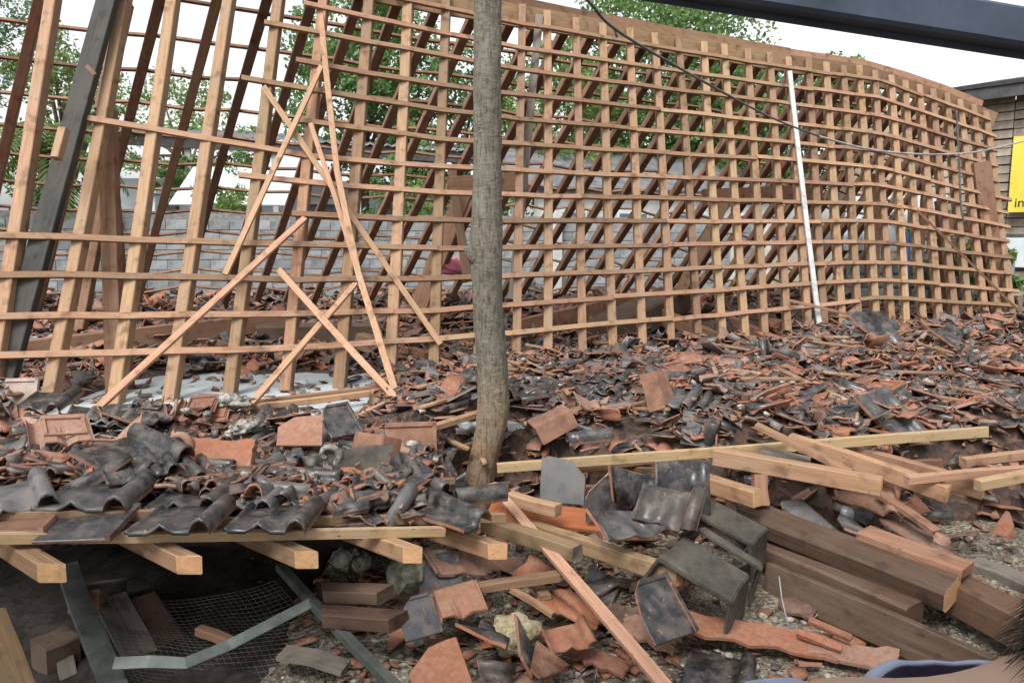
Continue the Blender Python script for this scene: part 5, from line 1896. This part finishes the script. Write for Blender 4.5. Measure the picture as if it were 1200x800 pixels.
LM = {
    'left': [('curled terracotta finial', (208, 540, 3.38)), ('patterned scroll finial', (385, 546, 3.5)), ('diagonal slate tile', (155, 532, 3.25)),
             ('upside down pink tile', (70, 503, 3.75)), ('pale rimmed tray', (352, 503, 4.0)), ('long leaning batten foot', (90, 500, 4.5)),
             ('lower pale batten foot', (256, 515, 4.4)), ('upright rusty ridge tile', (437, 545, 3.75)), ('black tile on its corner', (398, 492, 4.2)),
             ('speckled mortar lump', (290, 500, 4.2)), ('second eave row', (296, 584, 3.05)), ('wide orange edged tile', (115, 580, 2.85))],
    'mid': [('tree trunk', (570, 540, 4.6)), ('half buried ridge tile', (648, 500, 4.7)), ('brown tile leaning up', (692, 474, 4.75)),
            ('upright brown ridge tile', (768, 462, 4.8)), ('mossy pale tile', (820, 440, 5.7)), ('long black tile roll', (690, 514, 4.35))],
    'right': [('pale grey tile tray', (827, 502, 4.45)), ('flat brown strip', (940, 525, 3.8)), ('tipped square tile', (1042, 488, 4.5)),
              ('small standing square tile', (985, 492, 4.6)), ('big edge tile', (1180, 432, 6.6)), ('olive batten end', (1157, 506, 3.95)),
              ('short pale stick', (950, 494, 4.75)), ('stubby reddish block', (1085, 544, 4.1))],
    'yard': [('yellow coral stone', (603, 742, 2.85)), ('grey ridge tiles', (830, 650, 3.1)), ('long diagonal batten', (700, 710, 2.9)),
             ('long terracotta sheet', (885, 745, 2.8)), ('red notched tile', (530, 710, 2.85)), ('tan rafter', (715, 648, 3.25)), ('lowest dark beam', (1030, 735, 2.95))],
}
used_labels = {}


def add_tile(zone, me, m_, x, y, z, flip):
    kind = 'whole tile' if me is TILE else 'rolled tile piece' if me in ROLL else 'large broken tile' if me in BIG else 'small tile fragment'
    kind = ('upturned clay ' if flip else 'black ') + kind
    best = min(LM[zone], key=lambda q: (P(*q[1]) - V((x, y, z))).length)
    q = P(*best[1])
    dx, dy = x - q.x, y - q.y
    rel = ('right of' if dx > 0 else 'left of') if abs(dx) > abs(dy) else ('behind' if dy > 0 else 'in front of')
    r_ = math.hypot(dx, dy)
    far = 'just ' if r_ < 0.3 else '' if r_ < 0.7 else 'farther '
    lab = '%s %s%s the %s' % (kind, far, rel, best[0])
    o = thing('roof_tile' if me is TILE else 'broken_tile', me, m_, lab, 'roof tile', 'loose tiles on the %s' % ZONES[zone][0])
    used_labels.setdefault(lab, []).append((math.hypot(x, y), o))


counts = {'left': 100, 'mid': 55, 'right': 75, 'yard': 20}
for zone, n_ in counts.items():
    k = 0
    while k < n_:
        x, y = place(zone)
        if zone == 'yard':
            run = 1
        else:
            run = min(n_ - k, rng.choice([1, 1, 3, 4, 5, 6]))
        flip0 = rng.random() < 0.3
        yaw0 = R(rng.gauss(8, 24)) if zone == 'left' else rng.uniform(-1.2, 1.2)
        whole0 = rng.random() < 0.7
        ang0 = yaw0 + rng.choice([0, 0, 1.57]) + rng.gauss(0, 0.2)
        for q_ in range(run):
            k += 1
            step = 0.075 * q_
            xx, yy = x + math.sin(-ang0) * step, y + math.cos(ang0) * step
            flip = flip0 if run > 1 else rng.random() < 0.45
            if zone == 'yard':
                me = rng.choice(SMALL + MEDF)
                z = yard_z(xx, yy) + 0.03
                m_ = scatter_matrix(xx, yy, z, 0.25, flip)
            elif run > 1:
                me = TILE if whole0 else rng.choice(ROLL + BIG)
                z = heap_z(xx, yy) + 0.02 + 0.012 * q_ + rng.uniform(0, 0.015)
                m_ = orient(V((xx, yy, z)), yaw0 + rng.gauss(0, 0.09), R(rng.gauss(9, 5)), R(rng.gauss(0, 6)), rng.uniform(0.72, 0.88), flip)
            else:
                me = rng.choice(ROLL + BIG + MEDF)
                z = heap_z(xx, yy) + rng.uniform(0.02, 0.08)
                m_ = scatter_matrix(xx, yy, z, 0.28, flip)
            add_tile(zone, me, m_, xx, yy, z, flip)


ORD = ['nearest', 'second nearest', 'third nearest', 'fourth nearest', 'fifth nearest', 'sixth nearest', 'seventh nearest', 'eighth nearest', 'ninth nearest', 'tenth nearest', 'eleventh nearest', 'twelfth nearest', 'thirteenth nearest', 'fourteenth nearest', 'fifteenth nearest', 'sixteenth nearest', 'seventeenth nearest']
for lab, lst in used_labels.items():
    lst.sort(key=lambda q: q[0])
    for k, (_, o) in enumerate(lst):
        if len(lst) == 1:
            break
        w_ = 'farthest' if k == len(lst) - 1 else ORD[min(k, 16)]
        o['label'] = lab + ', ' + (('nearer one' if k == 0 else 'farther one') if len(lst) == 2 else w_)


def mesh_arrays(me):
    nvx = len(me.vertices)
    co = np.empty(nvx * 3)
    me.vertices.foreach_get('co', co)
    nl = len(me.loops)
    li = np.empty(nl, dtype=np.int32)
    me.loops.foreach_get('vertex_index', li)
    npg = len(me.polygons)
    ls = np.empty(npg, dtype=np.int32)
    me.polygons.foreach_get('loop_start', ls)
    mi = np.empty(npg, dtype=np.int32)
    me.polygons.foreach_get('material_index', mi)
    return co.reshape(-1, 3), li, ls, mi


def joined(name, items, mats):
    cache = {}
    cos, lis, lss, mis, rn = [], [], [], [], []
    vo = lo = 0
    for me, m_ in items:
        if me.name not in cache:
            cache[me.name] = mesh_arrays(me)
        co, li, ls, mi = cache[me.name]
        mm = np.array(m_)
        cos.append(co @ mm[:3, :3].T + mm[:3, 3])
        lis.append(li + vo)
        lss.append(ls + lo)
        mis.append(mi)
        rn.append(np.full(len(ls), rng.random()))
        vo += len(co)
        lo += len(li)
    me = bpy.data.meshes.new(name)
    co = np.concatenate(cos)
    li = np.concatenate(lis)
    ls = np.concatenate(lss)
    me.vertices.add(len(co))
    me.vertices.foreach_set('co', co.ravel())
    me.loops.add(len(li))
    me.loops.foreach_set('vertex_index', li)
    me.polygons.add(len(ls))
    me.polygons.foreach_set('loop_start', ls)
    for m in mats:
        me.materials.append(m)
    me.polygons.foreach_set('material_index', np.concatenate(mis))
    at_ = me.attributes.new('rnd', 'FLOAT', 'FACE')
    at_.data.foreach_set('value', np.concatenate(rn))
    me.update()
    me.validate()
    return me


def sliver(seed):
    rs_ = random.Random(seed)
    bm = bmesh.new()
    L2, w2 = rs_.uniform(0.14, 0.3), rs_.uniform(0.018, 0.035)
    n2 = 4
    ring_ = []
    for i in range(n2):
        t = i / (n2 - 1)
        ww = w2 * (0.55 + 0.45 * math.sin(math.pi * (0.2 + 0.6 * t))) * rs_.uniform(0.8, 1.1)
        b_ = 0.012 * math.sin(t * 3.1)
        ring_.append([bm.verts.new((t * L2 - L2 / 2, sy * ww / 2, sz * 0.007 + b_)) for sy, sz in ((-1, -1), (1, -1), (1, 1), (-1, 1))])
    for i in range(n2 - 1):
        for q in range(4):
            f = bm.faces.new((ring_[i][q], ring_[i][(q + 1) % 4], ring_[i + 1][(q + 1) % 4], ring_[i + 1][q]))
            f.material_index = 1
    bm.faces.new(list(reversed(ring_[0]))).material_index = 1
    bm.faces.new(ring_[-1]).material_index = 1
    return to_mesh(bm, 'sliver', CLAYS)


SLIV = [sliver(500 + k) for k in range(6)]
items = []
# front heaps
for k in range(12500):
    y = 2.95 + (9.6 - 2.95) * rng.random() ** 0.85
    x = y * rng.uniform(-0.92, 1.05)
    if clear_floor(x, y) > 0.25 and rng.random() > 0.07:
        continue
    left = x < -0.35 and y < 4.75
    if not left and y < edge_y(x) - 0.35:
        continue
    if left and (y < 3.3 and rng.random() < 0.8 or y > 4.5):
        continue
    z = heap_z(x, y) + rng.uniform(-0.01, 0.08)
    me = rng.choice(SMALL + SLIV * 2 if rng.random() < 0.5 else MEDF + ROLL[:3] * 2)
    if rng.random() < 0.10:
        me = rng.choice(BIG)
    items.append((me, scatter_matrix(x, y, z, 0.24 if rng.random() < 0.8 else 0.6) @ Matrix.Scale(rng.uniform(0.55, 0.95), 4)))
for k in range(2600):
    y = rng.uniform(3.02, 4.55)
    x = y * rng.uniform(-0.82, -0.12)
    if x > -0.42:
        continue
    me = rng.choice(ROLL[:3] * 3 + SLIV * 2 + SMALL + MEDF)
    items.append((me, scatter_matrix(x, y, pile_z(x, y) + rng.uniform(-0.01, 0.06), 0.26, rng.random() < 0.3) @ Matrix.Scale(rng.uniform(0.5, 0.9), 4)))
for k in range(4500):
    y = 3.2 + 4.5 * rng.random()
    x = y * rng.uniform(-0.80, 0.86)
    if clear_floor(x, y) > 0.25 or (x > -0.35 or y > 4.6) and y < edge_y(x) - 0.3:
        continue
    items.append((rng.choice(SMALL + SLIV), scatter_matrix(x, y, heap_z(x, y) + rng.uniform(0.0, 0.1), 0.5, rng.random() < 0.75) @ Matrix.Scale(rng.uniform(0.2, 0.5), 4)))
tag(link('tile_rubble', joined('tile_rubble', items, CLAYS)), 'countless smaller broken roof tiles covering the heaps', 'rubble', kind='stuff')
items = []
for k in range(3600):
    y = rng.uniform(6.6, 16.5)
    x = y * rng.uniform(-0.78, 0.72)
    if y < 6.9 + 0.36 * x and rng.random() < 0.7:
        continue
    if clear_floor(x, y) > 0.25 and rng.random() > 0.05:
        continue
    z = rub_z(x, y) + rng.uniform(-0.01, 0.12)
    items.append((rng.choice(BIG + MEDF + SMALL[:4]), scatter_matrix(x, y, z, 0.4, rng.random() < 0.62)))
tag(link('far_rubble', joined('far_rubble', items, CLAYS)), 'broken tiles strewn over the floor behind the leaning frame', 'rubble', kind='stuff')

# chips and pebbles on the yard
items = []
peb = [rock_mesh('pebble', 1, 0.8, 0.6, M['pebble'], 40 + k, 1, 0.4) for k in range(4)]
for k in range(2600):
    y = rng.uniform(2.25, 4.4)
    x = rng.uniform(-1.6, 0.86 * y)
    r_ = abs(rng.gauss(0.008, 0.007)) + 0.004
    items.append((rng.choice(peb), orient(V((x, y, yard_z(x, y) + r_ * 0.2)), rng.uniform(0, 6), 0, 0, r_)))
tag(link('pebbles', joined('pebbles', items, [M['pebble']])), 'small stones strewn over the gravel yard', 'pebbles', kind='stuff')
items = []
for k in range(1000):
    y = rng.uniform(2.4, 4.5)
    x = rng.uniform(-1.0, 0.86 * y) if k < 500 else rng.uniform(-0.75, 0.9)
    if k % 9 == 0:
        items.append((rng.choice(MEDF), orient(V((x, y, yard_z(x, y) + 0.02)), rng.uniform(0, 6), rng.gauss(0, .3), rng.gauss(0, .3), rng.uniform(0.4, 0.75), rng.random() < 0.6)))
    items.append((rng.choice(SMALL), orient(V((x, y, yard_z(x, y) + 0.012)), rng.uniform(0, 6), rng.gauss(0, .25), rng.gauss(0, .25), rng.uniform(0.25, 0.7), rng.random() < 0.7)))
for k in range(110):
    y = rng.uniform(4.9, 6.7)
    x = rng.uniform(-3.2, -1.0)
    items.append((rng.choice(SMALL), orient(V((x, y, SLABZ + 0.012)), rng.uniform(0, 6), rng.gauss(0, .1), rng.gauss(0, .1), rng.uniform(0.3, 0.9), rng.random() < 0.5)))
tag(link('tile_chips', joined('tile_chips', items, CLAYS)), 'small tile chips scattered on gravel and bare floor', 'rubble', kind='stuff')
# splintered sticks through the heaps
sticks = [beam_mesh('stick', 1.0, 0.03, 0.022, M['batten'], 2) for _ in range(2)] 
items = []
for k in range(150):
    y = rng.uniform(4.6, 9.3)
    x = y * rng.uniform(-0.2, 0.8)
    if clear_floor(x, y) > 0.2:
        continue
    z = heap_z(x, y) + 0.07
    ln = rng.uniform(0.15, 0.8)
    a = rng.uniform(0, 6.28)
    m_ = Matrix.Translation((x, y, z)) @ Matrix.Rotation(a, 4, 'Z') @ Matrix.Rotation(rng.gauss(0, 0.12), 4, 'Y') @ Matrix.Diagonal((ln, 1, 1, 1)) @ Matrix.Translation((-0.5, 0, 0))
    items.append((rng.choice(sticks), m_))
tag(link('wood_splinters', joined('wood_splinters', items, [M['batten']])), 'broken sticks and splinters sticking out of the heaps', 'splinters', kind='stuff')
crumb = [rock_mesh('crumb', 1, 0.8, 0.6, M['mortar'], 70 + k, 1, 0.7, 2.4) for k in range(4)]
items = []
for k in range(1300):
    y = rng.uniform(3.2, 8.5)
    x = y * rng.uniform(-0.85, 0.95)
    if clear_floor(x, y) > 0.3 or (x > -0.35 or y > 4.6) and y < edge_y(x) - 0.3:
        continue
    if noise.noise(V((x * 1.4, y * 1.4, 12))) < 0.02:
        continue
    r_ = abs(rng.gauss(0.012, 0.016)) + 0.006
    items.append((rng.choice(crumb), orient(V((x, y, heap_z(x, y) + rng.uniform(0.03, 0.1))), rng.uniform(0, 6), rng.uniform(0, 6), 0, r_)))
tag(link('mortar_crumbs', joined('mortar_crumbs', items, [M['mortar']])), 'crumbs of pale mortar strewn through the heaps', 'rubble', kind='stuff')
pc_ = thing('pink_cloth', rock_mesh('pink_cloth', 0.35, 0.2, 0.14, M['pink'], 8, 3, 0.5, 2.4), orient(P(536, 312, 12.4), 0.2), 'pink cloth bundle behind the frame left of the trunk', 'cloth')

# ------------------------------------------------------------------ person at the lower right, bending forward
def skin_body(name, joints, edges, mat, parent=None, sub=2):
    me = bpy.data.meshes.new(name)
    me.from_pydata([j[0] for j in joints], edges, [])
    o = bpy.data.objects.new(name, me)
    col.objects.link(o)
    sk = o.modifiers.new('skin', 'SKIN')
    sk.use_smooth_shade = True
    ly = me.skin_vertices[0].data
    for i, j in enumerate(joints):
        r_ = j[1]
        ly[i].radius = r_ if isinstance(r_, tuple) else (r_, r_)
    ly[0].use_root = True
    ss = o.modifiers.new('sub', 'SUBSURF')
    ss.levels = ss.render_levels = sub
    me.materials.append(mat)
    if parent:
        o.parent = parent
        o.matrix_basis = parent.matrix_basis.inverted()
    return o


PY = 0.80
pb = V((0.10, PY, 0))
person = empty('person', pb)
tag(person, 'person in a wide necked lavender blue shirt bending at the lower right corner, dark hair', 'person')
J = [((0.08, PY, 0.80), 0.12), ((0.17, PY, 0.90), 0.115), ((0.30, PY, 0.975), 0.115), ((0.43, PY, 1.035), 0.105), ((0.52, PY, 1.07), 0.08), ((0.60, PY, 1.115), 0.062), ((0.67, PY, 1.16), 0.06)]
E = [(i, i + 1) for i in range(6)]
for s_ in (-1, 1):
    k = len(J)
    J += [((0.07, PY + 0.10 * s_, 0.74), 0.09), ((0.17, PY + 0.12 * s_, 0.43), 0.06), ((0.02, PY + 0.12 * s_, 0.10), 0.042), ((0.03, PY + 0.12 * s_, 0.04), 0.04), ((0.20, PY + 0.13 * s_, 0.025), 0.03)]
    E += [(0, k), (k, k + 1), (k + 1, k + 2), (k + 2, k + 3), (k + 3, k + 4)]
    k = len(J)
    J += [((0.41, PY + 0.16 * s_, 0.985), 0.058), ((0.40, PY + 0.20 * s_, 0.72), 0.042), ((0.29, PY + 0.15 * s_, 0.53), 0.03), ((0.25, PY + 0.14 * s_, 0.48), 0.03)]
    E += [(3, k), (k, k + 1), (k + 1, k + 2), (k + 2, k + 3)]
    w_ = k + 3
    for f_ in range(5):
        q = len(J)
        off = (f_ - 2) * 0.02
        L2 = (0.05, 0.075, 0.08, 0.072, 0.055)[f_]
        J += [((0.235, PY + 0.14 * s_ + off, 0.455), 0.009), ((0.22, PY + 0.14 * s_ + off * 1.2, 0.455 - L2 * 0.6), 0.0085), ((0.215, PY + 0.14 * s_ + off * 1.2, 0.455 - L2), 0.007)]
        E += [(w_, q), (q, q + 1), (q + 1, q + 2)]
body = skin_body('body', J, E, M['skin'], person)
SJ = [((0.06, PY, 0.79), 0.145), ((0.16, PY, 0.895), 0.138), ((0.28, PY, 0.965), 0.135), ((0.35, PY, 1.0), 0.125)]
SE = [(0, 1), (1, 2), (2, 3)]
for s_ in (-1, 1):
    k = len(SJ)
    SJ += [((0.40, PY + 0.165 * s_, 0.985), 0.072), ((0.40, PY + 0.195 * s_, 0.83), 0.065)]
    SE += [(3, k), (k, k + 1)]
skin_body('shirt', SJ, SE, M['shirt'], person)
TJ = [((0.07, PY, 0.79), 0.14)]
TE = []
for s_ in (-1, 1):
    k = len(TJ)
    TJ += [((0.07, PY + 0.10 * s_, 0.73), 0.105), ((0.17, PY + 0.12 * s_, 0.43), 0.078), ((0.02, PY + 0.12 * s_, 0.12), 0.062)]
    TE += [(0, k), (k, k + 1), (k + 1, k + 2)]
skin_body('trousers', TJ, TE, M['trousers'], person)
nk = catmull([V(q) for q in [(0.42, 0.70, 1.08), (0.425, 0.77, 1.10), (0.45, 0.85, 1.106), (0.49, 0.905, 1.10), (0.55, 0.93, 1.097), (0.61, 0.925, 1.10), (0.665, 0.885, 1.115)]], 7)
nctr = V((0.55, 0.80, 1.08))
outer, mid_, lin, low_ = [], [], [], []
for k, p in enumerate(nk):
    o_ = (p - nctr)
    o_.z = 0
    o_.normalize()
    wv = 0.0022 * math.sin(k * 0.35) + 0.0008 * math.sin(k * 1.1)
    low_.append(p + o_ * 0.045 + V((0, 0, -0.07)))
    outer.append(p + o_ * (0.016 + wv) + V((0, 0, -0.004 + wv)))
    mid_.append(p + V((0, 0, wv)))
    lin.append(p - o_ * 0.012 + V((0, 0, -0.05)))
def band_mesh(nm, a_, b_, mt):
    n_ = len(a_)
    me = mesh_from(nm, a_ + b_, [(k, k + 1, n_ + k + 1, n_ + k) for k in range(n_ - 1)], mt, smooth=True)
    o = link(nm, me, person, Matrix())
    o.modifiers.new('s', 'SOLIDIFY').thickness = 0.003
    return o
band_mesh('collar_side', low_, outer, M['shirt'])
band_mesh('collar', outer, mid_, M['shirt'])
band_mesh('collar_lining', mid_, lin, M['navy_cloth'])
# head
hc_ = V((0.735, PY, 1.21))
bm = bmesh.new()
bmesh.ops.create_uvsphere(bm, u_segments=28, v_segments=20, radius=1)
fx = V((0.55, 0.12, -0.83)).normalized()        # the way the face looks (down and forward)
hz_ = V((0.82, 0, 0.57)).normalized()           # crown direction
hz_ = (hz_ - fx * hz_.dot(fx)).normalized()
hy_ = hz_.cross(fx)
for v in bm.verts:
    a, b, c = v.co
    s = 1.0
    jaw = 1 - 0.25 * sstep(0.1, -1.0, c)
    nose = 0.16 * math.exp(-((b / 0.14) ** 2) - (((c + 0.12) / 0.2) ** 2)) if a > 0 else 0
    eye = -0.06 * (math.exp(-(((b - 0.35) / 0.16) ** 2) - ((c - 0.05) / 0.12) ** 2) + math.exp(-(((b + 0.35) / 0.16) ** 2) - ((c - 0.05) / 0.12) ** 2)) if a > 0 else 0
    mouth = -0.04 * math.exp(-((b / 0.3) ** 2) - (((c + 0.5) / 0.05) ** 2)) if a > 0 else 0
    k = 1 + nose + eye + mouth
    v.co = hc_ + fx * (a * 0.095 * k) + hy_ * (b * 0.076 * jaw * k) + hz_ * (c * 0.115)
hd_ = link('head', to_mesh(bm, 'head', [M['skin']]), person, Matrix())
hd_.data.polygons.foreach_set('use_smooth', [True] * len(hd_.data.polygons))
for s_ in (-1, 1):
    link('ear', rock_mesh('ear', 0.018, 0.008, 0.03, M['skin'], 3, 2, 0.1), hd_, Matrix.Translation(hc_ + hy_ * 0.078 * s_ - fx * 0.01) @ Matrix((fx, hy_, hz_)).transposed().to_4x4())
    link('eye', rock_mesh('eye', 0.011, 0.011, 0.011, M['white_paint'], 3, 2, 0.0), hd_, Matrix.Translation(hc_ + hy_ * 0.028 * s_ + fx * 0.082 + hz_ * 0.006))
# hair cap with loose strands
hv, hf = [], []
rs = random.Random(4)
bm = bmesh.new()
bmesh.ops.create_uvsphere(bm, u_segments=32, v_segments=24, radius=1)
dl = []
for v in bm.verts:
    a, b, c = v.co
    if a > 0.25 + 0.25 * c and c < 0.55:
        dl.append(v)
        continue
    nn = 1.0 + 0.05 * noise.noise(V((a * 3, b * 3, c * 3)))
    v.co = hc_ + fx * (a * 0.108 * nn) + hy_ * (b * 0.088 * nn) + hz_ * (c * 0.126 * nn - (0.012 if c < 0 else 0))
bmesh.ops.delete(bm, geom=dl, context='VERTS')
hair = link('hair', to_mesh(bm, 'hair', [M['hair']]), person, Matrix())
hair.data.polygons.foreach_set('use_smooth', [True] * len(hair.data.polygons))
for k in range(900):
    a = rs.uniform(-1, 0.1)
    b = rs.uniform(-1, 1)
    c = rs.uniform(-0.95, 0.7)
    d = V((a, b, c)).normalized()
    p = hc_ + fx * d.x * 0.107 + hy_ * d.y * 0.087 + hz_ * d.z * 0.124
    nrm = (fx * d.x + hy_ * d.y + hz_ * d.z).normalized()
    t_ = (-hz_ + V((rs.gauss(0, .25), rs.gauss(0, .25), -0.25))).normalized()
    q1 = p + t_ * 0.03 + nrm * 0.006
    q2 = p + t_ * rs.uniform(0.05, 0.075) + nrm * rs.uniform(-0.002, 0.010)
    s_ = t_.cross(nrm).normalized() * 0.0013
    o_ = len(hv)
    hv += [p - s_, p + s_, q1 + s_, q1 - s_, q2]
    hf += [(o_, o_ + 1, o_ + 2, o_ + 3), (o_ + 3, o_ + 2, o_ + 4)]
link('strands', mesh_from('strands', hv, hf, M['hair']), hair, Matrix())
